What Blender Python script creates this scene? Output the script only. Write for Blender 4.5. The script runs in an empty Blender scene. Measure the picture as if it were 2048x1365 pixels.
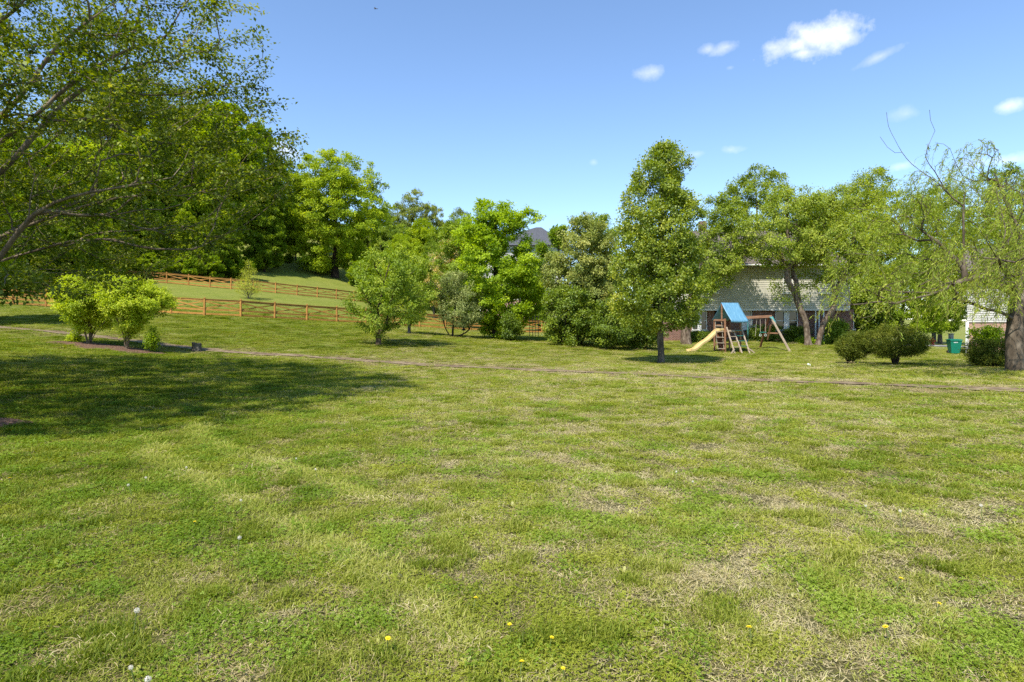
import bpy, math, random
import numpy as np
from mathutils import Vector, Matrix

# ------------------------------------------------------------------ basics
F = 1251.0      # focal length in photo pixels (2048 px wide picture)
H = 1.65        # eye height
YH = 655.0      # horizon row
CX = 1024.0
R = math.radians
scene = bpy.context.scene
COL = scene.collection
rng = np.random.default_rng(7)


def P(px, py, Y):
    return np.array([(px - CX) / F * Y, Y, H - (py - YH) / F * Y])


# ------------------------------------------------------------------ terrain
CTRL = [
    (-30, -30, .5), (0, -40, 0), (60, -50, 0), (-60, -20, 1.5), (-12, 5, .12), (0, 0, 0), (0, 8, 0), (8, 6, 0), (-6, 14, .02), (-3, 4, 0),
    (0, 16, 0), (10, 12, 0), (20, 10, 0), (-10, 20, .22), (-4.5, 24, .05), (-13.3, 28, .56), (-17.5, 27, .84), (-20, 18, .75), (-18, 8, .5),
    (-7, 33, .74), (-6.9, 42, 1.22), (-4.2, 43, 1.0), (-1.2, 45, .8), (4, 40, .5), (0, 24.3, 0.02), (7, 30, -.05), (0, 33, .3), (14.3, 40, 0.02),
    (19, 24, 0), (28, 35, -.2), (20, 49, .6), (20, 43, .42), (14, 49, .6), (30, 45, -.15), (40, 40, -.3), (45, 64, -.35), (60, 85, -.5), (16, 28, -.05),
    (-35, 46, 3.2), (-28, 45.3, 2.8), (-21.5, 45, 2.45), (-18, 46, 2.33), (-17.6, 47.5, 2.2), (-13, 51, 2.0), (-7, 55, 1.6), (.85, 59, 1.13),
    (-39.7, 72, 6.7), (-34.6, 72, 6.2), (-30.7, 72, 5.9), (-26, 75, 5.5), (-22, 78, 5.2), (-27, 64, 4.6), (-50, 66, 6.6), (-32, 34, 1.9), (-45, 30, 2.6),
    (-31, 110, 10.7), (-41, 95, 10.2), (-49, 85, 9.4), (-60, 75, 9.4), (-12, 90, 4.0), (5, 80, 1.9), (10, 100, 2.0), (-60, 110, 17),
    (-80, 130, 27), (-50, 150, 25), (-23, 150, 15), (0, 150, 7), (40, 150, 2), (100, 150, -1), (100, 50, -.8), (120, -20, -.5),
    (-120, 60, 16), (-110, 0, 6), (-150, 170, 48), (-60, 220, 38), (20, 230, 10), (150, 250, 0), (-250, 300, 70), (0, 320, 20), (300, 300, 0),
    (300, 0, -1), (-300, 0, 20), (0, -300, 0), (250, -250, 0), (-250, -250, 3),
]
_c = np.array(CTRL, float)


def _tps_k(d2):
    return 0.5 * d2 * np.log(d2 + 1e-9)


def _tps_fit():
    n = len(_c)
    d2 = ((_c[:, None, :2] - _c[None, :, :2]) ** 2).sum(-1)
    K = _tps_k(d2) + np.eye(n) * 6.0
    Q = np.hstack([np.ones((n, 1)), _c[:, :2]])
    A = np.block([[K, Q], [Q.T, np.zeros((3, 3))]])
    return np.linalg.solve(A, np.concatenate([_c[:, 2], np.zeros(3)]))


_w = _tps_fit()


def vnoise(x, y, seed=0):
    x = np.asarray(x, float); y = np.asarray(y, float)
    xi = np.floor(x); yi = np.floor(y)
    fx = x - xi; fy = y - yi
    fx = fx * fx * (3 - 2 * fx); fy = fy * fy * (3 - 2 * fy)

    def h(a, b):
        v = np.sin(a * 127.1 + b * 311.7 + seed * 74.7) * 43758.5453
        return v - np.floor(v)
    return (h(xi, yi) * (1 - fx) + h(xi + 1, yi) * fx) * (1 - fy) + (h(xi, yi + 1) * (1 - fx) + h(xi + 1, yi + 1) * fx) * fy


def fbm(x, y, seed=0, o=4):
    s = 0; a = .5; t = 0
    for i in range(o):
        s = s + a * vnoise(x * 2 ** i, y * 2 ** i, seed + i * 13); t += a; a *= .5
    return s / t


def ground(x, y):
    x = np.atleast_1d(np.asarray(x, float)); y = np.atleast_1d(np.asarray(y, float))
    sh = x.shape; x = x.ravel(); y = y.ravel()
    out = np.empty(len(x))
    for a in range(0, len(x), 20000):
        xa = x[a:a + 20000]; ya = y[a:a + 20000]
        d2 = (xa[:, None] - _c[None, :, 0]) ** 2 + (ya[:, None] - _c[None, :, 1]) ** 2
        out[a:a + 20000] = _tps_k(d2) @ _w[:-3] + _w[-3] + _w[-2] * xa + _w[-1] * ya
    out += (fbm(x / 5.0, y / 5.0, 3, 3) - .5) * .10 * np.clip(np.hypot(x, y) / 10, .25, 1)
    return out.reshape(sh)


def gz(x, y):
    return float(ground(x, y)[0])


def G(px, Y, dz=0.0):
    x = (px - CX) / F * Y
    return np.array([x, Y, gz(x, Y) + dz])


# ------------------------------------------------------------------ object helpers
def tag(o, label=None, cat=None, group=None, kind=None):
    if label: o['label'] = label
    if cat: o['category'] = cat
    if group: o['group'] = group
    if kind: o['kind'] = kind
    return o


def empty(name, loc, label=None, cat=None, group=None, rz=0.0):
    o = bpy.data.objects.new(name, None); COL.objects.link(o)
    o.location = tuple(float(v) for v in loc); o.rotation_euler = (0, 0, rz); o.empty_display_size = .2
    return tag(o, label, cat, group)


def link(name, me, mat, parent=None):
    o = bpy.data.objects.new(name, me); COL.objects.link(o)
    if mat is not None and not me.materials:
        for m in (mat if isinstance(mat, (list, tuple)) else [mat]): me.materials.append(m)
    if parent is not None: o.parent = parent
    return o


def copy_tree(o, parent=None):
    c = o.copy(); COL.objects.link(c)
    if parent is not None: c.parent = parent
    for ch in list(o.children): copy_tree(ch, c)
    return c


def np_mesh(name, V, faces, attrs=None, smooth=False):
    """faces: list of (N,k) int arrays. attrs: dict name -> per-vertex floats."""
    me = bpy.data.meshes.new(name)
    V = np.ascontiguousarray(V, dtype=np.float32)
    me.vertices.add(len(V)); me.vertices.foreach_set('co', V.ravel())
    faces = [np.asarray(f, dtype=np.int32) for f in faces if len(f)]
    nl = sum(f.size for f in faces); nf = sum(len(f) for f in faces)
    me.loops.add(nl); me.polygons.add(nf)
    me.loops.foreach_set('vertex_index', np.concatenate([f.ravel() for f in faces]))
    st = []; b = 0
    for f in faces:
        st.append(b + np.arange(len(f)) * f.shape[1]); b += f.size
    me.polygons.foreach_set('loop_start', np.concatenate(st).astype(np.int32))
    if smooth: me.polygons.foreach_set('use_smooth', np.ones(nf, dtype=bool))
    for k, v in (attrs or {}).items():
        a = me.attributes.new(k, 'FLOAT', 'POINT'); a.data.foreach_set('value', np.ascontiguousarray(v, dtype=np.float32))
    me.update(calc_edges=True)
    return me


class MB:
    def __init__(self): self.v = []; self.f = []

    def add(self, vs, fs):
        b = len(self.v); self.v += [tuple(float(c) for c in p) for p in vs]; self.f += [tuple(b + i for i in f) for f in fs]
        return self

    def box(self, c, s, rot=None):
        hx, hy, hz = s[0] / 2, s[1] / 2, s[2] / 2
        vs = [Vector((x, y, z)) for x in (-hx, hx) for y in (-hy, hy) for z in (-hz, hz)]
        if rot is not None: vs = [rot @ v for v in vs]
        vs = [v + Vector(c) for v in vs]
        return self.add(vs, [(0, 1, 3, 2), (4, 6, 7, 5), (0, 4, 5, 1), (2, 3, 7, 6), (0, 2, 6, 4), (1, 5, 7, 3)])

    def bar(self, a, b, w, h, up=(0, 0, 1)):
        a = Vector(a); b = Vector(b); d = (b - a).normalized()
        u = Vector(up)
        if abs(d.dot(u)) > .98: u = Vector((0, 1, 0))
        s = d.cross(u).normalized() * (w / 2); t = s.cross(d).normalized() * (h / 2)
        vs = [p + i * s + j * t for p in (a, b) for i in (-1, 1) for j in (-1, 1)]
        return self.add(vs, [(0, 1, 3, 2), (4, 6, 7, 5), (0, 4, 5, 1), (2, 3, 7, 6), (0, 2, 6, 4), (1, 5, 7, 3)])

    def tube(self, pts, r, n=8, close=True):
        pts = [Vector(p) for p in pts]; rr = r if isinstance(r, (list, tuple)) else [r] * len(pts)
        b = len(self.v); up = Vector((0, 0, 1))
        for i, p in enumerate(pts):
            d = (pts[min(i + 1, len(pts) - 1)] - pts[max(i - 1, 0)]).normalized()
            u = up if abs(d.dot(up)) < .95 else Vector((1, 0, 0))
            s = d.cross(u).normalized(); t = s.cross(d)
            for k in range(n):
                a = 2 * math.pi * k / n
                self.v.append(tuple(p + (s * math.cos(a) + t * math.sin(a)) * rr[i]))
        for i in range(len(pts) - 1):
            for k in range(n):
                k2 = (k + 1) % n
                self.f.append((b + i * n + k, b + i * n + k2, b + (i + 1) * n + k2, b + (i + 1) * n + k))
        if close:
            self.f.append(tuple(b + k for k in range(n))[::-1]); e = b + (len(pts) - 1) * n
            self.f.append(tuple(e + k for k in range(n)))
        return self

    def lathe(self, c, prof, n=12):
        b = len(self.v)
        for r, z in prof:
            for k in range(n):
                a = 2 * math.pi * k / n; self.v.append((c[0] + r * math.cos(a), c[1] + r * math.sin(a), c[2] + z))
        for i in range(len(prof) - 1):
            for k in range(n):
                k2 = (k + 1) % n
                self.f.append((b + i * n + k, b + i * n + k2, b + (i + 1) * n + k2, b + (i + 1) * n + k))
        self.f.append(tuple(b + k for k in range(n))[::-1]); e = b + (len(prof) - 1) * n
        self.f.append(tuple(e + k for k in range(n)))
        return self

    def build(self, name, mat, parent=None, bevel=0.0, smooth=False):
        me = bpy.data.meshes.new(name); me.from_pydata(self.v, [], self.f); me.update()
        if smooth: me.polygons.foreach_set('use_smooth', [True] * len(me.polygons))
        o = link(name, me, mat, parent)
        if bevel:
            m = o.modifiers.new('bev', 'BEVEL'); m.width = bevel; m.segments = 2; m.limit_method = 'ANGLE'
        return o


# ------------------------------------------------------------------ materials
def newmat(name):
    m = bpy.data.materials.new(name); m.use_nodes = True
    nt = m.node_tree; nt.nodes.clear()
    out = nt.nodes.new('ShaderNodeOutputMaterial')
    return m, nt, out


def N(nt, typ, **kw):
    n = nt.nodes.new(typ)
    for k, v in kw.items():
        if k.startswith('i_'):
            n.inputs[k[2:].replace('_', ' ')].default_value = v
        else:
            setattr(n, k, v)
    return n


def ramp(nt, stops):
    r = nt.nodes.new('ShaderNodeValToRGB'); e = r.color_ramp.elements
    while len(e) < len(stops): e.new(.5)
    for i, (p, c) in enumerate(stops):
        e[i].position = p; e[i].color = (*c, 1)
    return r


def rough_mat(name, stops, scale=8.0, rough=.8, bump=.3, bscale=None, spec=.3, coord='Object', stretch=None, detail=6, objvar=0):
    m, nt, out = newmat(name); L = nt.links.new
    tc = N(nt, 'ShaderNodeTexCoord'); src = tc.outputs[coord]
    if stretch:
        mp = N(nt, 'ShaderNodeMapping'); mp.inputs['Scale'].default_value = stretch; L(src, mp.inputs['Vector']); src = mp.outputs[0]
    nz = N(nt, 'ShaderNodeTexNoise'); nz.inputs['Scale'].default_value = scale; nz.inputs['Detail'].default_value = detail
    L(src, nz.inputs['Vector'])
    r = ramp(nt, stops); L(nz.outputs['Fac'], r.inputs[0])
    b = N(nt, 'ShaderNodeBsdfPrincipled'); b.inputs['Roughness'].default_value = rough
    b.inputs['Specular IOR Level'].default_value = spec
    if objvar:
        oi = N(nt, 'ShaderNodeObjectInfo'); mr = N(nt, 'ShaderNodeMapRange'); mr.inputs[3].default_value = 1 - objvar; mr.inputs[4].default_value = 1 + objvar; L(oi.outputs['Random'], mr.inputs[0])
        sc = N(nt, 'ShaderNodeVectorMath', operation='SCALE'); L(r.outputs[0], sc.inputs[0]); L(mr.outputs[0], sc.inputs['Scale']); L(sc.outputs[0], b.inputs['Base Color'])
    else: L(r.outputs[0], b.inputs['Base Color'])
    if bump:
        n2 = N(nt, 'ShaderNodeTexNoise'); n2.inputs['Scale'].default_value = bscale or scale * 2; n2.inputs['Detail'].default_value = 5
        L(src, n2.inputs['Vector'])
        bp = N(nt, 'ShaderNodeBump'); bp.inputs['Strength'].default_value = bump; bp.inputs['Distance'].default_value = .02
        L(n2.outputs['Fac'], bp.inputs['Height']); L(bp.outputs[0], b.inputs['Normal'])
    L(b.outputs[0], out.inputs[0])
    return m


def leaf_mat(name, stops, trans=.4, tcol=1.35, gloss=.06, grough=.45, pscale=.35, instancer=False):
    """stops: colour ramp over the leaf tint (0..1)."""
    if not instancer: stops = [(p, (min(.62, c[0] * 2.28), min(.66, c[1] * 1.86), c[2] * 1.2)) for p, c in stops]
    m, nt, out = newmat(name); L = nt.links.new
    at = N(nt, 'ShaderNodeAttribute', attribute_name='tint')
    if instancer: at.attribute_type = 'INSTANCER'
    geo = N(nt, 'ShaderNodeNewGeometry')
    nz = N(nt, 'ShaderNodeTexNoise'); nz.inputs['Scale'].default_value = pscale; nz.inputs['Detail'].default_value = 2
    L(geo.outputs['Position'], nz.inputs['Vector'])
    a1 = N(nt, 'ShaderNodeMath', operation='MULTIPLY_ADD'); a1.inputs[1].default_value = .55; a1.inputs[2].default_value = -.275
    L(nz.outputs['Fac'], a1.inputs[0])
    a2 = N(nt, 'ShaderNodeMath', operation='ADD'); a2.use_clamp = True
    L(at.outputs['Fac'], a2.inputs[0]); L(a1.outputs[0], a2.inputs[1])
    r = ramp(nt, stops); L(a2.outputs[0], r.inputs[0])
    df = N(nt, 'ShaderNodeBsdfDiffuse'); L(r.outputs[0], df.inputs['Color'])
    hs = N(nt, 'ShaderNodeHueSaturation'); hs.inputs['Value'].default_value = tcol; hs.inputs['Saturation'].default_value = 1.12; hs.inputs['Hue'].default_value = .492
    L(r.outputs[0], hs.inputs['Color'])
    tr = N(nt, 'ShaderNodeBsdfTranslucent'); L(hs.outputs[0], tr.inputs['Color'])
    mx = N(nt, 'ShaderNodeMixShader'); mx.inputs[0].default_value = trans + (0 if instancer else .07); L(df.outputs[0], mx.inputs[1]); L(tr.outputs[0], mx.inputs[2])
    gl = N(nt, 'ShaderNodeBsdfGlossy'); gl.inputs['Roughness'].default_value = grough + .18; gl.inputs['Color'].default_value = (.9, .95, .85, 1)
    m2 = N(nt, 'ShaderNodeMixShader'); m2.inputs[0].default_value = gloss * .42; L(mx.outputs[0], m2.inputs[1]); L(gl.outputs[0], m2.inputs[2])
    L(m2.outputs[0], out.inputs[0])
    return m


def plain(name, col, rough=.6, metal=0.0, spec=.4, var=.12, scale=6.0, bump=.05):
    lo = tuple(c * (1 - var) for c in col); hi = tuple(min(1, c * (1 + var)) for c in col)
    m = rough_mat(name, [(.35, lo), (.65, hi)], scale=scale, rough=rough, bump=bump, spec=spec)
    if metal:
        for n in m.node_tree.nodes:
            if n.type == 'BSDF_PRINCIPLED': n.inputs['Metallic'].default_value = metal
    return m


def wood_mat(name, dark, light, scale=3.0, rough=.75, objvar=.0):
    return rough_mat(name, [(.3, dark), (.5, tuple((a + b) / 2 for a, b in zip(dark, light))), (.72, light)], scale=scale, rough=rough, bump=.25, stretch=(1, 1, 6), bscale=14, objvar=objvar)


def brick_mat(name, c1, c2, mortar, scale=1.0):
    m, nt, out = newmat(name); L = nt.links.new
    tc = N(nt, 'ShaderNodeTexCoord'); sp = N(nt, 'ShaderNodeSeparateXYZ'); L(tc.outputs['Object'], sp.inputs[0])
    ad = N(nt, 'ShaderNodeMath', operation='ADD'); L(sp.outputs[0], ad.inputs[0]); L(sp.outputs[1], ad.inputs[1])
    cb = N(nt, 'ShaderNodeCombineXYZ'); L(ad.outputs[0], cb.inputs[0]); L(sp.outputs[2], cb.inputs[1])
    br = N(nt, 'ShaderNodeTexBrick'); br.inputs['Scale'].default_value = scale
    br.inputs['Brick Width'].default_value = .22; br.inputs['Row Height'].default_value = .075; br.inputs['Mortar Size'].default_value = .009
    br.inputs['Color1'].default_value = (*c1, 1); br.inputs['Color2'].default_value = (*c2, 1); br.inputs['Mortar'].default_value = (*mortar, 1)
    br.inputs['Bias'].default_value = -.1
    L(cb.outputs[0], br.inputs['Vector'])
    nz = N(nt, 'ShaderNodeTexNoise'); nz.inputs['Scale'].default_value = 1.3; nz.inputs['Detail'].default_value = 5; L(tc.outputs['Object'], nz.inputs['Vector'])
    mr = N(nt, 'ShaderNodeMapRange'); mr.inputs[3].default_value = .75; mr.inputs[4].default_value = 1.25; L(nz.outputs['Fac'], mr.inputs[0])
    mx = N(nt, 'ShaderNodeVectorMath', operation='SCALE'); L(br.outputs['Color'], mx.inputs[0]); L(mr.outputs[0], mx.inputs['Scale'])
    b = N(nt, 'ShaderNodeBsdfPrincipled'); b.inputs['Roughness'].default_value = .85; b.inputs['Specular IOR Level'].default_value = .2
    L(mx.outputs[0], b.inputs['Base Color'])
    bp = N(nt, 'ShaderNodeBump'); bp.inputs['Strength'].default_value = .5; bp.inputs['Distance'].default_value = .01; bp.invert = True
    L(br.outputs['Fac'], bp.inputs['Height']); L(bp.outputs[0], b.inputs['Normal'])
    L(b.outputs[0], out.inputs[0])
    return m


def glass_mat(name, tint=(.02, .025, .022)):
    m, nt, out = newmat(name); L = nt.links.new
    b = N(nt, 'ShaderNodeBsdfPrincipled'); b.inputs['Base Color'].default_value = (*tint, 1); b.inputs['Roughness'].default_value = .06
    b.inputs['Specular IOR Level'].default_value = .6
    L(b.outputs[0], out.inputs[0]); return m
# ------------------------------------------------------------------ trees
def bez(a, b, c, d, n):
    t = np.linspace(0, 1, n + 1)[1:, None]
    return a * (1 - t) ** 3 + 3 * b * (1 - t) ** 2 * t + 3 * c * (1 - t) * t ** 2 + d * t ** 3


def resample(pts, seg):
    pts = np.asarray(pts, float); out = [pts[0]]
    # Catmull-Rom through the points
    ext = np.vstack([2 * pts[0] - pts[1], pts, 2 * pts[-1] - pts[-2]])
    for i in range(len(pts) - 1):
        p0, p1, p2, p3 = ext[i:i + 4]; n = max(1, int(np.linalg.norm(p2 - p1) / seg))
        for k in range(1, n + 1):
            t = k / n
            out.append(.5 * ((2 * p1) + (p2 - p0) * t + (2 * p0 - 5 * p1 + 4 * p2 - p3) * t * t + (-p0 + 3 * p1 - 3 * p2 + p3) * t ** 3))
    return np.array(out)


class Skel:
    """Branch skeleton: given limbs, then one branch to each target point, joined to the cheapest earlier node."""

    def __init__(self, r, cap=60000):
        self.p = np.zeros((cap, 3)); self.par = np.full(cap, -1, int); self.len = np.zeros(cap); self.dir = np.zeros((cap, 3)); self.n = 0
        self.chains = []; self.tips = []; self.r = r; self.frozen = 0; self.noattach = np.zeros(cap, bool)

    def limb(self, pts, seg=.3, attach=None):
        q = resample(pts, seg); ids = []
        par = -1
        if attach is None and self.n:
            par = int(np.argmin(((self.p[:self.n] - q[0]) ** 2).sum(1)))
        elif attach is not None: par = attach
        for i, x in enumerate(q):
            if i == 0 and par >= 0 and np.linalg.norm(self.p[par] - x) < .05:
                ids.append(par); continue
            k = self.n; self.p[k] = x; self.par[k] = par
            self.len[k] = 0 if par < 0 else self.len[par] + np.linalg.norm(x - self.p[par])
            d = (q[min(i + 1, len(q) - 1)] - q[max(i - 1, 0)]); self.dir[k] = d / (np.linalg.norm(d) + 1e-9)
            par = k; ids.append(k); self.n += 1
        self.chains.append(ids if self.par[ids[0]] < 0 or ids[0] != self.n - len(ids) else [int(self.par[ids[0]])] + ids)
        return ids

    def grow(self, targets, k=.35, seg=.35, climb=1.0, stiff=.35, jit=.06, minlen=0.0, sag=0.0):
        targets = np.asarray(targets, float)
        c = self.p[:self.n]
        d0 = np.sqrt(((targets[:, None, :] - c[None, ::max(1, len(c) // 60), :]) ** 2).sum(-1)).min(1)
        for t in targets[np.argsort(d0)]:
            v = t - self.p[:self.n]; d = np.sqrt((v ** 2).sum(1)) + 1e-6
            al = (v * self.dir[:self.n]).sum(1) / d
            cost = d + k * self.len[:self.n] + climb * np.maximum(0, -v[:, 2]) + .35 * d * (1 - al) + self.noattach[:self.n] * 1e4
            i = int(np.argmin(cost)); dist = d[i]
            m = max(2, int(dist / seg))
            a = self.p[i]; dr = self.dir[i]
            b1 = a + dr * dist * stiff
            b2 = t - (v[i] / dist + np.array([0, 0, -sag])) * dist * .3 + self.r.normal(0, jit * dist, 3)
            q = bez(a, b1, b2, t, m)
            q[:-1] += self.r.normal(0, jit * .35 * dist / m ** .5, (m - 1, 3)) if m > 1 else 0
            ids = [i]; par = i
            for j, x in enumerate(q):
                kx = self.n; self.p[kx] = x; self.par[kx] = par; self.len[kx] = self.len[par] + np.linalg.norm(x - self.p[par])
                dd = x - self.p[par]; self.dir[kx] = dd / (np.linalg.norm(dd) + 1e-9); par = kx; ids.append(kx); self.n += 1
            self.chains.append(ids); self.tips.append(par)

    def radii(self, base, tip):
        n = self.n; cnt = np.zeros(n)
        haschild = np.zeros(n, bool); pp = self.par[:n]; haschild[pp[pp >= 0]] = True
        cnt[~haschild] = 1
        for i in range(n - 1, -1, -1):
            if self.par[i] >= 0: cnt[self.par[i]] += cnt[i]
        e = math.log(max(cnt.max(), 2)) / math.log(base / tip)
        return tip * cnt ** (1 / e)

    def mesh(self, name, base, tip, flare=1.5, minr=0.0, taper=True):
        rad = self.radii(base, tip); V = []; Fq = []; b = 0
        for ci, ids in enumerate(self.chains):
            if len(ids) < 2: continue
            q = self.p[ids]; rr = rad[ids].copy()
            rr[0] = min(rr[0], rr[1] * 1.25) if self.par[ids[0]] >= 0 or ci > 0 else rr[0]
            if rr.max() < minr: continue
            n = 10 if rr[0] > base * .5 else (6 if rr[0] > base * .15 else (4 if rr[0] > tip * 2.2 else 3))
            d = np.gradient(q, axis=0); d /= np.linalg.norm(d, axis=1)[:, None] + 1e-9
            if ci == 0:
                h = np.linalg.norm(q - q[0], axis=1); rr = rr * (1 + (flare - 1) * np.exp(-h / (base * 2.2)))
                rr *= 1 + self.r.normal(0, .03, len(rr))
            u = np.array([1.0, 0, 0]) if abs(d[0, 0]) < .9 else np.array([0, 1.0, 0])
            s = np.cross(d, u); s /= np.linalg.norm(s, axis=1)[:, None] + 1e-9; t = np.cross(s, d)
            a = np.arange(n) * 2 * math.pi / n
            ring = q[:, None, :] + rr[:, None, None] * (s[:, None, :] * np.cos(a)[None, :, None] + t[:, None, :] * np.sin(a)[None, :, None])
            V.append(ring.reshape(-1, 3)); m = len(ids)
            i = np.arange(m - 1)[:, None] * n; kk = np.arange(n)[None, :]; k2 = (kk + 1) % n
            Fq.append(b + np.stack([i + kk, i + k2, i + n + k2, i + n + kk], -1).reshape(-1, 4)); b += m * n
        return np_mesh(name, np.vstack(V), [np.vstack(Fq)], smooth=True)


def leaf_geo(c, L, W, r, dirb=None, nb=(0, 0, 1), dbias=.6, nbias=.7, tint=.5, tvar=.2, fold=.12, bend=None):
    """c: (n,3) leaf bases; returns verts, quads, tint."""
    n = len(c)
    d = r.normal(0, 1, (n, 3)); d /= np.linalg.norm(d, axis=1)[:, None]
    if dirb is not None: d = d * (1 - dbias) + dirb * dbias
    d /= np.linalg.norm(d, axis=1)[:, None] + 1e-9
    nn = r.normal(0, 1, (n, 3)); nn /= np.linalg.norm(nn, axis=1)[:, None]
    nn = nn * (1 - nbias) + np.asarray(nb) * nbias
    w = np.cross(d, nn); w /= np.linalg.norm(w, axis=1)[:, None] + 1e-9
    nn = np.cross(w, d)
    s = (r.uniform(.65, 1.25, n))[:, None]
    mid = c + d * L * s * .48; f = nn * L * s * fold
    V = np.stack([c, mid + w * W * s * .5 + f, c + d * L * s, mid - w * W * s * .5 + f], 1).reshape(-1, 3)
    q = np.arange(n * 4).reshape(n, 4)
    tn = np.repeat(np.clip(tint + r.normal(0, tvar, n), 0, 1), 4)
    return V, q, tn


def clusters(tips, dirs, per, spread, flat, L, W, r, out_c=None, outb=.5, up=.75, tint=.5, tvar=.12, ctv=.14, droop=0.0, back=.35, nb=None):
    """per leaves round each tip, slightly back along the twig."""
    k = len(tips); per_i = np.maximum(1, r.poisson(per, k)); idx = np.repeat(np.arange(k), per_i); n = len(idx)
    g = r.normal(0, 1, (n, 3)); g /= np.linalg.norm(g, axis=1)[:, None]; g *= (r.uniform(0, 1, n) ** .5)[:, None]
    sp = spread * r.uniform(.7, 1.3, k)
    c = tips[idx] + g * np.array([1, 1, flat]) * sp[idx][:, None] - dirs[idx] * (r.uniform(0, 1, n) * back)[:, None]
    db = g * .7 + dirs[idx] * .5 + np.array([0, 0, -droop]); db /= np.linalg.norm(db, axis=1)[:, None] + 1e-9
    t0 = np.clip(tint + r.normal(0, ctv, k), 0, 1)[idx]
    nbv = np.array([0, 0, 1.0]) if nb is None else nb
    if out_c is not None:
        o = c - np.asarray(out_c); o /= np.linalg.norm(o, axis=1)[:, None] + 1e-9
        nbv = nbv * .55 + o * .65 + np.array([-.12, -.25, .1])
    return leaf_geo(c, L, W, r, db, nbv, outb, up, t0, tvar)


def profile_points(prof, n, r, depth=1.0, shell=.45, lobes=0, lobe_r=.8):
    """prof rows (z, xl, xr): silhouette seen from the front, base at 0. Points fill the body of that outline."""
    pr = np.array(sorted(prof), float)
    z = r.uniform(pr[0, 0], pr[-1, 0], n * 9)
    xl = np.interp(z, pr[:, 0], pr[:, 1]); xr = np.interp(z, pr[:, 0], pr[:, 2]); hw = (xr - xl) / 2
    keep = r.uniform(0, 1, len(z)) < np.clip(hw / hw.max(), .2, 1) ** 1.1
    z = z[keep]; xl = xl[keep]; xr = xr[keep]; hw = hw[keep]
    a = r.uniform(0, 2 * math.pi, len(z)); q = r.uniform(0, 1, len(z)) ** shell
    x = (xl + xr) / 2 + hw * q * np.cos(a); y = hw * depth * q * np.sin(a)
    pts = np.stack([x, y, z], 1)
    if lobes:
        cs = pts[:lobes]; cs = cs * np.array([.86, .86, 1]) + np.array([0, 0, -.15]) ; ix = r.integers(0, len(cs), n)
        g = r.normal(0, 1, (n, 3)); g /= np.linalg.norm(g, axis=1)[:, None]; g *= (r.uniform(.15, 1, n) ** .6)[:, None]
        hwl = np.interp(cs[ix][:, 2], pr[:, 0], (pr[:, 2] - pr[:, 1]) / 2)
        body = pts[lobes:lobes + int(n * .56)]
        ix = ix[:n - len(body)]; g = g[:n - len(body)]; hwl = hwl[:n - len(body)]
        return np.vstack([body, cs[ix] + g * np.array([1, 1, .75]) * (lobe_r * np.clip(hwl / hwl.max(), .5, 1))[:, None]])
    return pts[:n]


def tree(name, loc, label, cat, prof, trunk, base, tip, n_t, per, L, W, lmat, bmat, seed, group=None, depth=1.0, lobes=0, lobe_r=.8,
         spread=.45, flat=.7, shell=.45, k=.35, climb=1.0, tint=.5, droop=.2, limbs=(), seg=.4, trunk_name='trunk', crown_name='crown', up=.6, extra=None, sag=0.0, outb=.5, trunk2=(), ctv=.14, jit=.06):
    r = np.random.default_rng(seed)
    root = empty(name, loc, label, cat, group)
    sk = Skel(r)
    sk.limb([np.array(p, float) for p in trunk], seg * .7)
    for t in trunk2: sk.limb([np.array(p, float) for p in t], seg * .7)
    for l in limbs: sk.limb([np.array(p, float) for p in l], seg)
    tg = profile_points(prof, n_t, r, depth, shell, lobes, lobe_r)
    if extra is not None: tg = np.vstack([tg, np.asarray(extra, float)])
    sk.grow(tg, k=k, seg=seg, climb=climb, sag=sag, jit=jit)
    link(trunk_name, sk.mesh(trunk_name, base, tip), bmat, root)
    tips = sk.p[sk.tips]; dirs = sk.dir[sk.tips]
    zc = np.mean(tg[:, 2])
    V, q, tn = clusters(tips, dirs, per, spread, flat, L, W, r, out_c=(tg[:, 0].mean(), 0, zc - .5), tint=tint, droop=droop, up=up, outb=outb, ctv=ctv)
    link(crown_name, np_mesh(crown_name, V, [q], {'tint': tn}), lmat, root)
    return root, sk


# ------------------------------------------------------------------ bark and leaf materials
BARK_G = rough_mat('bark_grey', [(.3, (.045, .038, .03)), (.55, (.11, .095, .078)), (.75, (.2, .18, .15))], scale=5, rough=.95, bump=.8, bscale=14, stretch=(1, 1, .3), spec=.1)
BARK_B = rough_mat('bark_brown', [(.3, (.035, .024, .016)), (.55, (.085, .06, .042)), (.75, (.15, .115, .085))], scale=5, rough=.95, bump=.8, bscale=14, stretch=(1, 1, .3), spec=.1)
BARK_T = rough_mat('bark_tan', [(.3, (.055, .04, .028)), (.5, (.145, .105, .075)), (.7, (.27, .22, .165))], scale=7, rough=.9, bump=.9, bscale=16, stretch=(1, 1, .5), spec=.1)
BARK_P = rough_mat('bark_smooth', [(.3, (.10, .075, .05)), (.55, (.19, .145, .10)), (.75, (.30, .24, .175))], scale=4, rough=.8, bump=.3, stretch=(1, 1, .4), spec=.15)
BARK_D = rough_mat('bark_dark', [(.3, (.018, .013, .009)), (.6, (.05, .038, .028)), (.8, (.10, .08, .06))], scale=6, rough=.95, bump=.8, stretch=(1, 1, .3), spec=.1)

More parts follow.
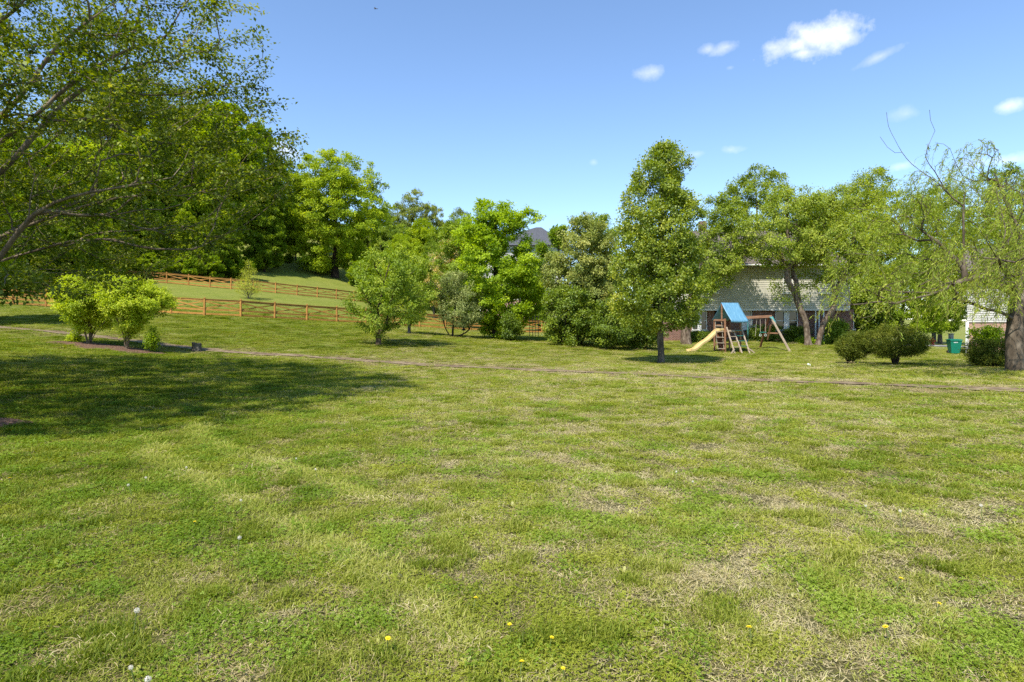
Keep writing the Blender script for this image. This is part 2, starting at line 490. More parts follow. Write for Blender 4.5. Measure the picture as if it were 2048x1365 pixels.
BARK_Y = rough_mat('bark_yellow_twig', [(.3, (.16, .15, .03)), (.7, (.28, .25, .07))], scale=5, rough=.8, bump=.1)
BARK_W = rough_mat('bark_willow', [(.3, (.05, .038, .026)), (.55, (.125, .098, .07)), (.75, (.24, .20, .15))], scale=5, rough=.95, bump=.8, bscale=14, stretch=(1, 1, .4), spec=.1)
LM = {
    'deep': leaf_mat('leaf_shady', [(0, (.027, .066, .003)), (.5, (.076, .142, .006)), (1, (.155, .23, .016))], trans=.36, gloss=.03),  # darker copy of the forest leaf, the wood's shade put into its colour
    'front': leaf_mat('leaf_deep', [(.0, (.018, .036, .004)), (.5, (.055, .095, .009)), (.85, (.11, .16, .02)), (1, (.19, .24, .06))], trans=.35, gloss=.07, grough=.4, pscale=.5),
    'bright': leaf_mat('leaf_bright', [(0, (.050, .11, .003)), (.5, (.13, .225, .006)), (1, (.22, .33, .015))], trans=.38, gloss=.04),
    'maple': leaf_mat('leaf_maple', [(0, (.055, .105, .004)), (.5, (.128, .21, .010)), (1, (.235, .32, .025))], trans=.38, gloss=.03),
    'olive': leaf_mat('leaf_olive', [(0, (.042, .085, .010)), (.5, (.092, .160, .022)), (1, (.17, .24, .05))], trans=.35, gloss=.03),
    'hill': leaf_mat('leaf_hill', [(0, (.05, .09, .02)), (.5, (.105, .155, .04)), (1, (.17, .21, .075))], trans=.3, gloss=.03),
    'forest': leaf_mat('leaf_forest', [(0, (.032, .078, .004)), (.5, (.092, .168, .008)), (1, (.19, .275, .018))], trans=.36, gloss=.03),
    'pear': leaf_mat('leaf_pear', [(0, (.032, .070, .006)), (.5, (.098, .160, .013)), (.85, (.185, .245, .03)), (1, (.26, .31, .08))], trans=.33, gloss=.10, grough=.38),
    'grey': leaf_mat('leaf_silver', [(0, (.05, .085, .03)), (.5, (.115, .165, .07)), (1, (.23, .29, .155))], trans=.25, gloss=.06),
    'crab': leaf_mat('leaf_midgreen', [(0, (.045, .095, .007)), (.5, (.105, .18, .018)), (1, (.21, .285, .055))], trans=.36, gloss=.05),
    'visc': leaf_mat('leaf_viburnum', [(0, (.05, .085, .018)), (.5, (.115, .165, .045)), (1, (.24, .28, .12))], trans=.3, gloss=.06),
    'ever': leaf_mat('leaf_evergreen', [(0, (.024, .055, .003)), (.5, (.062, .115, .006)), (.9, (.125, .19, .014)), (1, (.175, .24, .03))], trans=.25, gloss=.08, grough=.35),
    'yew': leaf_mat('leaf_yew', [(0, (.016, .035, .004)), (.5, (.052, .085, .010)), (1, (.135, .17, .03))], trans=.2, gloss=.05),
    'burn': leaf_mat('leaf_lime', [(0, (.08, .145, .005)), (.5, (.185, .28, .012)), (1, (.32, .40, .06))], trans=.38, gloss=.05),
    'birch': leaf_mat('leaf_birch', [(0, (.052, .095, .008)), (.5, (.118, .185, .02)), (1, (.22, .285, .06))], trans=.36, gloss=.06),
    'willow': leaf_mat('leaf_willow', [(0, (.07, .12, .010)), (.5, (.122, .195, .022)), (1, (.225, .295, .06))], trans=.38, gloss=.06),
    'fir': leaf_mat('leaf_larch', [(0, (.13, .17, .02)), (.5, (.21, .27, .04)), (1, (.32, .36, .09))], trans=.3, gloss=.03),
    'pinkish': leaf_mat('leaf_blossom', [(0, (.13, .16, .04)), (.45, (.26, .24, .10)), (.75, (.42, .30, .22)), (1, (.5, .40, .33))], trans=.3, gloss=.03),
}
# ------------------------------------------------------------------ camera, light, sky
SUN_EL = R(55.0)
sd = Vector((-0.35, -0.60, 0)); sd.normalize()
SUN = Vector((sd.x * math.cos(SUN_EL), sd.y * math.cos(SUN_EL), math.sin(SUN_EL)))   # towards the sun
cam = bpy.data.cameras.new('camera'); co = bpy.data.objects.new('camera', cam); COL.objects.link(co)
co.location = (0, 0, H); co.rotation_euler = (R(90), 0, 0)
cam.sensor_width = 36; cam.lens = 36 * F / 2048; cam.shift_y = -(682.5 - YH) / 2048; cam.clip_end = 3000; cam.clip_start = .05
scene.camera = co
sl = bpy.data.lights.new('sun', 'SUN'); so = bpy.data.objects.new('sun', sl); COL.objects.link(so)
sl.energy = 4.2; sl.angle = R(.53); sl.color = (1, .94, .84)
so.rotation_euler = (-SUN).to_track_quat('-Z', 'Y').to_euler(); so.location = (-20, -30, 60)

w = bpy.data.worlds.new('World'); scene.world = w; w.use_nodes = True
nt = w.node_tree; nt.nodes.clear(); L = nt.links.new
wo = nt.nodes.new('ShaderNodeOutputWorld'); bg = nt.nodes.new('ShaderNodeBackground')
sky = nt.nodes.new('ShaderNodeTexSky'); sky.sky_type = 'NISHITA'; sky.sun_disc = False
sky.sun_elevation = SUN_EL; sky.sun_rotation = math.atan2(SUN.x, SUN.y)
sky.altitude = 300; sky.air_density = 1.0; sky.dust_density = 0.0; sky.ozone_density = 4.5
SKY_STR = .147
tc = nt.nodes.new('ShaderNodeTexCoord')
nz = nt.nodes.new('ShaderNodeTexNoise'); nz.inputs['Scale'].default_value = 26; nz.inputs['Detail'].default_value = 7; nz.inputs['Roughness'].default_value = .62
L(tc.outputs['Generated'], nz.inputs['Vector'])


def M(op, a, b=None, c=None, clamp=False):
    n = nt.nodes.new('ShaderNodeMath'); n.operation = op; n.use_clamp = clamp
    for i, v in enumerate((a, b, c)):
        if v is None: continue
        if isinstance(v, (int, float)): n.inputs[i].default_value = v
        else: L(v, n.inputs[i])
    return n.outputs[0]


def VM(op, a, b):
    n = nt.nodes.new('ShaderNodeVectorMath'); n.operation = op
    for i, v in enumerate((a, b)):
        if isinstance(v, (tuple, list, Vector)): n.inputs[i].default_value = tuple(v)
        else: L(v, n.inputs[i])
    return n.outputs['Value'] if op == 'DOT_PRODUCT' else n.outputs[0]


CLOUDS = [  # px, py, half width, half height, tilt, density   (small fair-weather puffs)
    (1640, 76, 66, 29, -.05, 1.0), (1588, 92, 54, 19, -.1, .95), (1550, 95, 28, 11, 0, .7), (1608, 106, 42, 11, 0, .8), (1688, 76, 32, 15, .1, .8),
    (1308, 144, 32, 15, -.1, .5), (1452, 95, 36, 11, -.12, .5), (1415, 99, 18, 10, 0, .45), (1758, 114, 38, 7, -.3, .32), (2020, 211, 16, 8, 0, .6),
    (1395, 308, 18, 8, 0, .3), (1462, 300, 20, 9, 0, .38), (1812, 228, 20, 10, 0, .18), (2022, 320, 30, 9, 0, .6), (1965, 326, 30, 8, 0, .35),
    (1805, 332, 18, 8, 0, .5), (572, 302, 26, 18, .5, .8), (250, 158, 24, 14, 0, .6), (1187, 325, 10, 7, 0, .2), (1460, 136, 9, 5, 0, .25)]
nf = M('SUBTRACT', nz.outputs['Fac'], .5)
tot = None
for (px, py, hw, hh, tilt, den) in CLOUDS:
    d = Vector(((px - CX) / F, 1, (YH - py) / F)).normalized()
    rt = Vector((d.y, -d.x, 0)).normalized(); up = rt.cross(d)
    ct, st = math.cos(tilt), math.sin(tilt)
    r2 = rt * ct - up * st; u2 = rt * st + up * ct
    k = d.y
    a = M('MULTIPLY', VM('DOT_PRODUCT', tc.outputs['Generated'], r2), F / hw * k * 1.0)
    b = M('MULTIPLY', VM('DOT_PRODUCT', tc.outputs['Generated'], u2), F / hh * k)
    f = VM('DOT_PRODUCT', tc.outputs['Generated'], d)
    q = M('ADD', M('MULTIPLY', a, a), M('MULTIPLY', b, b))
    q = M('SUBTRACT', 1.0, M('SQRT', q))
    q = M('ADD', M('MULTIPLY', nf, 2.2), M('SUBTRACT', q, .06))
    q = M('MULTIPLY', M('MULTIPLY', q, .85, clamp=True), M('GREATER_THAN', f, 0))
    q = M('MULTIPLY', q, den)
    tot = q if tot is None else M('MAXIMUM', tot, q)
n3 = nt.nodes.new('ShaderNodeTexNoise'); n3.inputs['Scale'].default_value = 40; n3.inputs['Detail'].default_value = 4
L(tc.outputs['Generated'], n3.inputs['Vector'])
cr = nt.nodes.new('ShaderNodeValToRGB'); cr.color_ramp.elements[0].position = .35; cr.color_ramp.elements[0].color = (.74, .76, .84, 1)
cr.color_ramp.elements[1].position = .6; cr.color_ramp.elements[1].color = (.93, .93, .95, 1); L(n3.outputs['Fac'], cr.inputs[0])
sc_ = nt.nodes.new('ShaderNodeVectorMath'); sc_.operation = 'SCALE'; sc_.inputs['Scale'].default_value = SKY_STR
L(sky.outputs[0], sc_.inputs[0])
mix = nt.nodes.new('ShaderNodeMix'); mix.data_type = 'RGBA'
L(tot, mix.inputs[0]); L(sc_.outputs[0], mix.inputs[6]); L(cr.outputs[0], mix.inputs[7])
L(mix.outputs[2], bg.inputs[0]); bg.inputs[1].default_value = 1.0; L(bg.outputs[0], wo.inputs[0])
vs = scene.view_settings; vs.view_transform = 'Standard'; vs.look = 'None'; vs.exposure = 0.77; vs.gamma = 1; vs.use_curve_mapping = False
cy = scene.cycles
cy.max_bounces = 6; cy.diffuse_bounces = 4; cy.glossy_bounces = 2; cy.transmission_bounces = 3; cy.transparent_max_bounces = 4
cy.sample_clamp_indirect = 6; cy.use_denoising = False

# ------------------------------------------------------------------ ground sheet
PATH = resample([(-60, 42, 0), (-40, 37, 0), (-26, 32.5, 0), (-19, 30, 0), (-13.3, 28.2, 0), (-7, 27, 0), (0, 24.3, 0), (4, 22.2, 0), (7.5, 19.9, 0), (13.3, 16.2, 0), (20, 12, 0), (34, 4, 0)], .4)[:, :2]
BED = [(-18.6, 27.2, 1.5, .75), (-17.0, 26.6, 1.6, .8), (-15.6, 26.0, 1.3, .6)]


def path_dist(x, y):
    d = np.full(len(x), 1e9)
    for a, b in zip(PATH[:-1:2], PATH[2::2]):
        ab = b - a; t = np.clip(((x - a[0]) * ab[0] + (y - a[1]) * ab[1]) / (ab @ ab), 0, 1)
        d = np.minimum(d, np.hypot(x - a[0] - t * ab[0], y - a[1] - t * ab[1]))
    return d


def bed_in(x, y, g=1.0):
    m = np.zeros(len(x), bool)
    for (bx, by, rx, ry) in BED: m |= ((x - bx) / (rx * g)) ** 2 + ((y - by) / (ry * g)) ** 2 < 1 + .25 * (vnoise(x * 2.2, y * 2.2, 9) - .5)
    m |= ((x + 8.75) / (.75 * g)) ** 2 + ((y - 10.4) / (.45 * g)) ** 2 < 1 + .25 * (vnoise(x * 2.2, y * 2.2, 9) - .5)
    return m


def dryness(x, y):
    """straw patches: few on the shaded, richer left of the lawn, many in the middle and right."""
    rich = 1 / (1 + np.exp((x + 1.2 + .18 * y + 1.6 * (fbm(x / 2.5, y / 2.5, 41, 2) - .5)) / .9))
    rich = np.maximum(rich, np.clip((y - 27) / 8, 0, 1) * .5)
    a = fbm(x / 1.2, y / .9, 21, 4); b = fbm(x / .24, y / .22, 31, 3)
    v = np.clip((a * .28 + b * .72 - .42) * 4.2, 0, .68)
    strip = np.exp(-((path_dist(x, y) - 1.0) / .9) ** 2) * (fbm(x / 1.2, y / 1.2, 51, 3) > .42)
    return np.clip(v * (1 - .80 * rich) + .55 * strip, 0, 1), rich


def axis(lo, hi, n, c, fine):
    t = np.linspace(-1, 1, n); s = np.sinh(t * fine) / np.sinh(fine)
    return np.where(s < 0, c + s * (c - lo), c + s * (hi - c))


gx = axis(-420, 420, 330, 0, 4.4); gy = axis(-300, 520, 330, 9, 4.4)
XX, YY = np.meshgrid(gx, gy); ZZ = ground(XX, YY)
xf, yf, zf = XX.ravel(), YY.ravel(), ZZ.ravel()
nx, ny = len(gx), len(gy)
ii = (np.arange(ny - 1)[:, None] * nx + np.arange(nx - 1)[None, :])
quads = np.stack([ii, ii + 1, ii + nx + 1, ii + nx], -1).reshape(-1, 4)
dr, rich = dryness(xf, yf)
DD = np.hypot(xf, yf)
gm, gnt, gout = newmat('lawn'); GL = gnt.links.new
at = N(gnt, 'ShaderNodeAttribute', attribute_name='dry'); at2 = N(gnt, 'ShaderNodeAttribute', attribute_name='rich'); at3 = N(gnt, 'ShaderNodeAttribute', attribute_name='cover')
geo = N(gnt, 'ShaderNodeNewGeometry')
n1 = N(gnt, 'ShaderNodeTexNoise'); n1.inputs['Scale'].default_value = .55; n1.inputs['Detail'].default_value = 6; GL(geo.outputs['Position'], n1.inputs['Vector'])
n2 = N(gnt, 'ShaderNodeTexNoise'); n2.inputs['Scale'].default_value = 5.5; n2.inputs['Detail'].default_value = 8; n2.inputs['Roughness'].default_value = .7; GL(geo.outputs['Position'], n2.inputs['Vector'])
n4 = N(gnt, 'ShaderNodeTexNoise'); n4.inputs['Scale'].default_value = 60; n4.inputs['Detail'].default_value = 4; GL(geo.outputs['Position'], n4.inputs['Vector'])
r1 = ramp(gnt, [(.3, (.135, .165, .016)), (.5, (.205, .215, .028)), (.7, (.265, .255, .045))]); GL(n1.outputs['Fac'], r1.inputs[0])
r2 = ramp(gnt, [(.30, (.045, .085, .008)), (.48, (.15, .20, .03)), (.64, (.27, .27, .08))]); GL(n2.outputs['Fac'], r2.inputs[0])
mA = N(gnt, 'ShaderNodeMix', data_type='RGBA'); mA.inputs[0].default_value = .6; GL(r1.outputs[0], mA.inputs[6]); GL(r2.outputs[0], mA.inputs[7])
mB = N(gnt, 'ShaderNodeMix', data_type='RGBA'); mB.inputs[7].default_value = (.30, .255, .115, 1)
sB = N(gnt, 'ShaderNodeMath', operation='MULTIPLY'); sB.inputs[1].default_value = .75; GL(at.outputs['Fac'], sB.inputs[0])
GL(sB.outputs[0], mB.inputs[0]); GL(mA.outputs[2], mB.inputs[6])
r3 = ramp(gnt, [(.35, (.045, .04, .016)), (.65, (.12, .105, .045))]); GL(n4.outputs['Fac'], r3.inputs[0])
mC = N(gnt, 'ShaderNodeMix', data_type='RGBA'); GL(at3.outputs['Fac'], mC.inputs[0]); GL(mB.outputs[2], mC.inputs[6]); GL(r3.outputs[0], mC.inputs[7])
gb = N(gnt, 'ShaderNodeBsdfPrincipled'); gb.inputs['Roughness'].default_value = .95; gb.inputs['Specular IOR Level'].default_value = .08
GL(mC.outputs[2], gb.inputs['Base Color'])
bp = N(gnt, 'ShaderNodeBump'); bp.inputs['Strength'].default_value = .7; bp.inputs['Distance'].default_value = .05
bsum = N(gnt, 'ShaderNodeMath', operation='ADD'); GL(n4.outputs['Fac'], bsum.inputs[0]); GL(n2.outputs['Fac'], bsum.inputs[1]); GL(bsum.outputs[0], bp.inputs['Height'])
GL(bp.outputs[0], gb.inputs['Normal']); GL(gb.outputs[0], gout.inputs[0])
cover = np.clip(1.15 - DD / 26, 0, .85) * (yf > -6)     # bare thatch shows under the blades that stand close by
gme = np_mesh('ground', np.stack([xf, yf, zf], 1), [quads], {'dry': dr, 'rich': rich, 'cover': cover}, smooth=True)
tag(link('ground', gme, gm), kind='structure')


def strip(name, line, width, mat, lift=.012, kind='structure', wn=0.0, seg=.4):
    line = np.asarray(line); d = np.gradient(line, axis=0); d /= np.linalg.norm(d, axis=1)[:, None]
    nrm = np.stack([-d[:, 1], d[:, 0]], 1); cols = 5; V = []
    off = (fbm(np.arange(len(line)) / 3.0, np.zeros(len(line)), 5, 3) - .5) * wn; off2 = (fbm(np.arange(len(line)) / 2.0, np.ones(len(line)) * 9, 8, 3) - .5) * wn
    for c in range(cols):
        t = c / (cols - 1)
        o = (-width / 2 + off) * (1 - t) + (width / 2 + off2) * t
        q = line + nrm * o[:, None]
        V.append(np.stack([q[:, 0], q[:, 1], ground(q[:, 0], q[:, 1]) + lift], 1))
    V = np.stack(V, 1).reshape(-1, 3); n = len(line)
    i = np.arange(n - 1)[:, None] * cols + np.arange(cols - 1)[None, :]
    f = np.stack([i, i + 1, i + cols + 1, i + cols], -1).reshape(-1, 4)
    return tag(link(name, np_mesh(name, V, [f], smooth=True), mat), kind=kind)


PATHM = rough_mat('old_asphalt', [(.3, (.10, .07, .042)), (.5, (.20, .145, .09)), (.7, (.31, .25, .15))], scale=3, rough=.95, bump=.4, bscale=40, spec=.1, coord='Object')
strip('path', PATH, .8, PATHM, lift=.03, wn=.6)
ROADM = rough_mat('pale_road', [(.3, (.22, .21, .20)), (.7, (.34, .33, .31))], scale=1.5, rough=.9, bump=.15, bscale=60, spec=.2)
strip('road', resample([(18, 70, 0), (40, 66, 0), (60, 63, 0), (140, 52, 0)], 2.0)[:, :2], 5.5, ROADM, lift=.05)
MULCHM = rough_mat('bark_mulch', [(.3, (.045, .025, .016)), (.5, (.13, .075, .05)), (.7, (.26, .17, .125))], scale=24, rough=.95, bump=1.0, bscale=40, spec=.1)


def blob(name, ells, mat, lift, crown=.06):
    V = []; Fc = []; b = 0
    g = np.linspace(-1.25, 1.25, 70)
    x0 = min(e[0] - e[2] for e in ells); x1 = max(e[0] + e[2] for e in ells); y0 = min(e[1] - e[3] for e in ells); y1 = max(e[1] + e[3] for e in ells)
    X, Y = np.meshgrid(np.linspace(x0 - .2, x1 + .2, 90), np.linspace(y0 - .2, y1 + .2, 60)); xr, yr = X.ravel(), Y.ravel()
    ins = np.full(len(xr), 9.0)
    for (bx, by, rx, ry) in ells: ins = np.minimum(ins, ((xr - bx) / rx) ** 2 + ((yr - by) / ry) ** 2 - .35 * (vnoise(xr * 2.2, yr * 2.2, 9) - .5))
    z = ground(xr, yr) + np.clip((1 - ins) * 1.2, -1, 1) * crown + lift - .02 + .02 * (fbm(xr * 9, yr * 9, 4, 2) - .5)
    i = np.arange(59)[:, None] * 90 + np.arange(89)[None, :]
    f = np.stack([i, i + 1, i + 91, i + 90], -1).reshape(-1, 4); f = f[(ins[f] < 1.15).all(1)]
    return tag(link(name, np_mesh(name, np.stack([xr, yr, z], 1), [f], smooth=True), mat), kind='structure')


blob('mulch_ground', BED, MULCHM, .02)
blob('mulch_ground', [(-8.75, 10.4, .75, .45)], MULCHM, .02)

# ------------------------------------------------------------------ grass: tufts scattered over the lawn as ONE stuff object
lib = bpy.data.collections.new('tuft_library')      # sources only, never linked to the scene


def gmat(name, stops, trans=.35, gloss=.05):
    m = leaf_mat(name, stops, trans=trans, gloss=gloss, grough=.4, pscale=.8, instancer=True)
    nt = m.node_tree
    a2 = [n for n in nt.nodes if n.type == 'MATH' and n.operation == 'ADD'][0]
    g = N(nt, 'ShaderNodeAttribute', attribute_name='blade')
    ma = N(nt, 'ShaderNodeMath', operation='MULTIPLY_ADD'); ma.inputs[1].default_value = .7
    src = a2.inputs[0].links[0].from_socket
    sub = N(nt, 'ShaderNodeMath', operation='ADD'); sub.inputs[1].default_value = -.35
    nt.links.new(src, sub.inputs[0]); nt.links.new(g.outputs['Fac'], ma.inputs[0]); nt.links.new(sub.outputs[0], ma.inputs[2]); nt.links.new(ma.outputs[0], a2.inputs[0])
    return m


GM = gmat('blade_green', [(0, (.085, .140, .006)), (.3, (.185, .235, .016)), (.6, (.328, .345, .056)), (.85, (.44, .425, .125)), (1, (.50, .48, .20))], gloss=.03)
CM = gmat('clover_green', [(0, (.08, .150, .007)), (.5, (.18, .275, .015)), (1, (.30, .385, .045))])
SM = gmat('straw', [(0, (.20, .15, .06)), (.4, (.42, .34, .15)), (1, (.62, .54, .30))], trans=.2)
YM = gmat('weed_yellow', [(0, (.17, .21, .012)), (.5, (.29, .33, .025)), (1, (.42, .43, .07))])


def blades(seed, n, rad, hmin, hmax, wid, lean, curl, flat=0.0):
    r = np.random.default_rng(seed); V = []; f4 = []; f3 = []; T = []
    a = r.uniform(0, 2 * math.pi, n); q = rad * r.uniform(0, 1, n) ** .5
    x = q * np.cos(a); y = q * np.sin(a); h = r.uniform(hmin, hmax, n); az = r.uniform(0, 2 * math.pi, n)
    ln = np.abs(r.normal(lean, .18, n)); wv = wid * r.uniform(.6, 1.3, n); tv = np.clip(r.normal(.5, .22, n), 0, 1)
    for i in range(n):
        dx, dy = math.cos(az[i]), math.sin(az[i]); sx, sy = -dy * wv[i] / 2, dx * wv[i] / 2
        b = len(V); p = np.array([x[i], y[i], -.008]); th = ln[i]
        for s, wd in ((0, 1.0), (.4, .95), (.75, .7)):
            V += [(p[0] - sx * wd, p[1] - sy * wd, p[2]), (p[0] + sx * wd, p[1] + sy * wd, p[2])]
            st = h[i] * (.4 if s == 0 else .35 if s == .4 else .25)
            p = p + np.array([dx * math.sin(th), dy * math.sin(th), math.cos(th) * (1 - flat)]) * st; th += curl * r.uniform(.4, 1.4)
        V.append(tuple(p)); T += [tv[i]] * 7
        f4 += [(b, b + 1, b + 3, b + 2), (b + 2, b + 3, b + 5, b + 4)]; f3.append((b + 4, b + 5, b + 6))
    return np.array(V), [np.array(f4), np.array(f3)], np.array(T)


def clover(seed, n, rad, hmin, hmax, size):
    r = np.random.default_rng(seed); V = []; f = []; T = []
    for i in range(n):
        a = r.uniform(0, 6.28); q = rad * r.uniform() ** .5; c = np.array([q * math.cos(a), q * math.sin(a), r.uniform(hmin, hmax)])
        tilt = r.normal(0, .35, 2); nrm = np.array([tilt[0], tilt[1], 1.0]); nrm /= np.linalg.norm(nrm)
        u = np.cross(nrm, [0, 1, 0]); u /= np.linalg.norm(u); v = np.cross(nrm, u); a0 = r.uniform(0, 6.28); t = np.clip(r.normal(.5, .22), 0, 1); s = size * r.uniform(.6, 1.3)
        for k in range(3):
            a = a0 + k * 2.094; d = u * math.cos(a) + v * math.sin(a); e = -u * math.sin(a) + v * math.cos(a); b = len(V)
            for (l, m, z) in ((.05, 0, 0), (.55, .45, .12), (.95, .32, .05), (.9, 0, -.08), (.95, -.32, .05), (.55, -.45, .12)): V.append(c + (d * l + e * m + nrm * z) * s)
            f += [(b, b + 1, b + 2, b + 3), (b, b + 3, b + 4, b + 5)]; T += [np.clip(t + r.normal(0, .08), 0, 1)] * 6
    # a few blades between
    V2, F2, T2 = blades(seed + 500, 14, rad, .03, .06, .004, .4, .3)
    f2 = [F2[0] + len(V), F2[1] + len(V)]
    return np.vstack([np.array(V), V2]), [np.vstack([np.array(f), f2[0]]), f2[1]], np.concatenate([T, T2])


def rosette(seed, n, ln, wd):
    r = np.random.default_rng(seed); V = []; f = []; T = []
    for i in range(n):
        a = i * 2.4 + r.normal(0, .2); l = ln * r.uniform(.6, 1.1); el = r.uniform(.25, .95); d = np.array([math.cos(a) * math.cos(el), math.sin(a) * math.cos(el), math.sin(el)])
        e = np.array([-math.sin(a), math.cos(a), 0]); b = len(V); t = np.clip(r.normal(.55, .15), 0, 1); p = np.array([0, 0, .0])
        for s, w_ in ((0, .25), (.35, .8), (.7, 1.0), (.92, .6)):
            q = d * l * s + np.array([0, 0, -.25 * l * s * s]); V += [q - e * wd * w_ / 2, q + e * wd * w_ / 2]
        for k in range(3): f.append((b + 2 * k, b + 2 * k + 1, b + 2 * k + 3, b + 2 * k + 2))
        T += [t] * 8
    return np.array(V), [np.array(f)], np.array(T)


TUFTS = []


def tuft(i, geo_, mat):
    me = np_mesh('tuft_%02d' % i, geo_[0], geo_[1], {'blade': geo_[2]}); me.materials.append(mat)
    o = bpy.data.objects.new('tuft_%02d' % i, me); lib.objects.link(o); TUFTS.append(o)


for i in range(3): tuft(i, blades(10 + i, 90, .13, .024, .052, .0040, .78, .42), GM)
for i in range(2): tuft(3 + i, clover(20 + i, 80, .14, .008, .036, .0092), CM)
for i in range(2): tuft(5 + i, blades(30 + i, 80, .15, .025, .06, .0034, 1.05, .35, .45), SM)
tuft(7, blades(40, 90, .085, .045, .085, .0042, .55, .4), GM)
tuft(8, rosette(50, 11, .075, .018), GM)
tuft(9, clover(60, 70, .14, .006, .028, .008), YM)
tuft(10, blades(70, 20, .16, .03, .075, .0028, .6, .5), SM)

NT = 135000
r = np.random.default_rng(11)
D0 = 4.5; Dmax = 68.0
tt = np.linspace(1.4, Dmax, 4000); pdf = np.minimum(1, (D0 / tt) ** 1.3) * tt; cdf = np.cumsum(pdf); cdf /= cdf[-1]
D = np.interp(r.uniform(0, 1, NT), cdf, tt)
th = r.uniform(-1.28, 1.28, NT); x = D * np.sin(th); y = D * np.cos(th)
ok = (np.abs(x) < y * .86 + 6.5) & (r.uniform(0, 1, NT) < np.where(np.abs(x) < y * .86 + 1.5, 1, .7)) & (r.uniform(0, 1, NT) < np.clip((70 - D) / 30, 0, 1)) & (path_dist(x, y) > .25 + .34 * r.uniform(0, 1, NT) + .3 * (fbm(x / .8, y / .8, 15, 3) - .5) - .12 * (x > 7)) & ~bed_in(x, y, .93)
x, y, D = x[ok], y[ok], D[ok]; n = len(x)
dryv, rich = dryness(x, y)
cl = fbm(x / .42, y / .36, 61, 4); co_ = fbm(x / .26, y / .24, 71, 2); yl = fbm(x / .6, y / .5, 81, 3)
kind = r.integers(0, 3, n); u = r.uniform(0, 1, n)
near = np.clip(1 - (y - 6) / 14, 0, 1)
m = (u < np.clip((cl - .47) * 5, 0, .55) * (.3 + .7 * near)); kind[m] = 3 + r.integers(0, 2, m.sum())
m = (r.uniform(0, 1, n) < np.clip((yl - .52) * 6, 0, .6) * (1 - .6 * rich)); kind[m] = 9
m = (r.uniform(0, 1, n) < dryv * .95 + .03 + .18 * (1 - rich)); kind[m] = 5 + r.integers(0, 2, m.sum())
m = (co_ > .71) & (r.uniform(0, 1, n) < .75) & (dryv < .8); kind[m] = 7
m = r.uniform(0, 1, n) < .006 * near; kind[m] = 8
m = r.uniform(0, 1, n) < .02; kind[m] = 10
# mower wheel stripes: sheen of the bent grass painted as a paler tint
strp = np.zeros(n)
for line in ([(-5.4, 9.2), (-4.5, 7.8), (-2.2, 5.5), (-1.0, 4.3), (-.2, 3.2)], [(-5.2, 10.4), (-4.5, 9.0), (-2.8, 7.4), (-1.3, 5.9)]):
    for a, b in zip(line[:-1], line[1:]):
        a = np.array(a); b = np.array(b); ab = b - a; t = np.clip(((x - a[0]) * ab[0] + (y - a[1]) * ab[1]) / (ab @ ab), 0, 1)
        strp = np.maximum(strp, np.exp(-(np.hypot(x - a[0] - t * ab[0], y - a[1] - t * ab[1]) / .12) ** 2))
kind[(strp > .45) & (kind < 10) & (r.uniform(0, 1, n) < .85)] = r.integers(0, 3)
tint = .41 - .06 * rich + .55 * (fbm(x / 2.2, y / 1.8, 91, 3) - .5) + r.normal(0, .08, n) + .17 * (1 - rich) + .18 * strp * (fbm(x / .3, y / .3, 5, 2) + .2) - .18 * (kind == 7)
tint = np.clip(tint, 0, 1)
s = np.maximum(1, (D / D0) ** .55) * r.uniform(.75, 1.25, n); sz = np.maximum(1, (D / D0) ** .22) * r.uniform(.75, 1.2, n)
sz *= np.where(y > 26, .8, 1)
rot = np.stack([r.normal(0, .08, n) + .0, r.normal(0, .08, n), r.uniform(0, 6.283, n)], 1)
ls = strp > .4; rot[ls, 0] = .25; rot[ls, 2] = r.normal(.6, .4, ls.sum())
gmesh = bpy.data.meshes.new('grass'); gmesh.vertices.add(n)
gmesh.vertices.foreach_set('co', np.stack([x, y, ground(x, y)], 1).astype(np.float32).ravel())


def pattr(me, name, typ, vals, key):
    a = me.attributes.new(name, typ, 'POINT'); a.data.foreach_set(key, vals)


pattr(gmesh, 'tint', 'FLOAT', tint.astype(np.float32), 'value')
pattr(gmesh, 'tuft_kind', 'INT', kind.astype(np.int32), 'value')
pattr(gmesh, 'tuft_rot', 'FLOAT_VECTOR', rot.astype(np.float32).ravel(), 'vector')
pattr(gmesh, 'tuft_scale', 'FLOAT_VECTOR', np.stack([s, s, sz], 1).astype(np.float32).ravel(), 'vector')
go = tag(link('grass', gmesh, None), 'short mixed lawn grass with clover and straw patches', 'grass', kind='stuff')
ng = bpy.data.node_groups.new('scatter_tufts', 'GeometryNodeTree')
ng.interface.new_socket('Geometry', in_out='INPUT', socket_type='NodeSocketGeometry'); ng.interface.new_socket('Geometry', in_out='OUTPUT', socket_type='NodeSocketGeometry')
gi = ng.nodes.new('NodeGroupInput'); gox = ng.nodes.new('NodeGroupOutput')
iop = ng.nodes.new('GeometryNodeInstanceOnPoints'); ci = ng.nodes.new('GeometryNodeCollectionInfo')
ci.inputs['Collection'].default_value = lib; ci.inputs['Separate Children'].default_value = True; ci.inputs['Reset Children'].default_value = True


def na(name, typ):
    q = ng.nodes.new('GeometryNodeInputNamedAttribute'); q.data_type = typ; q.inputs[0].default_value = name
    return [o for o in q.outputs if o.enabled and o.name == 'Attribute'][0]


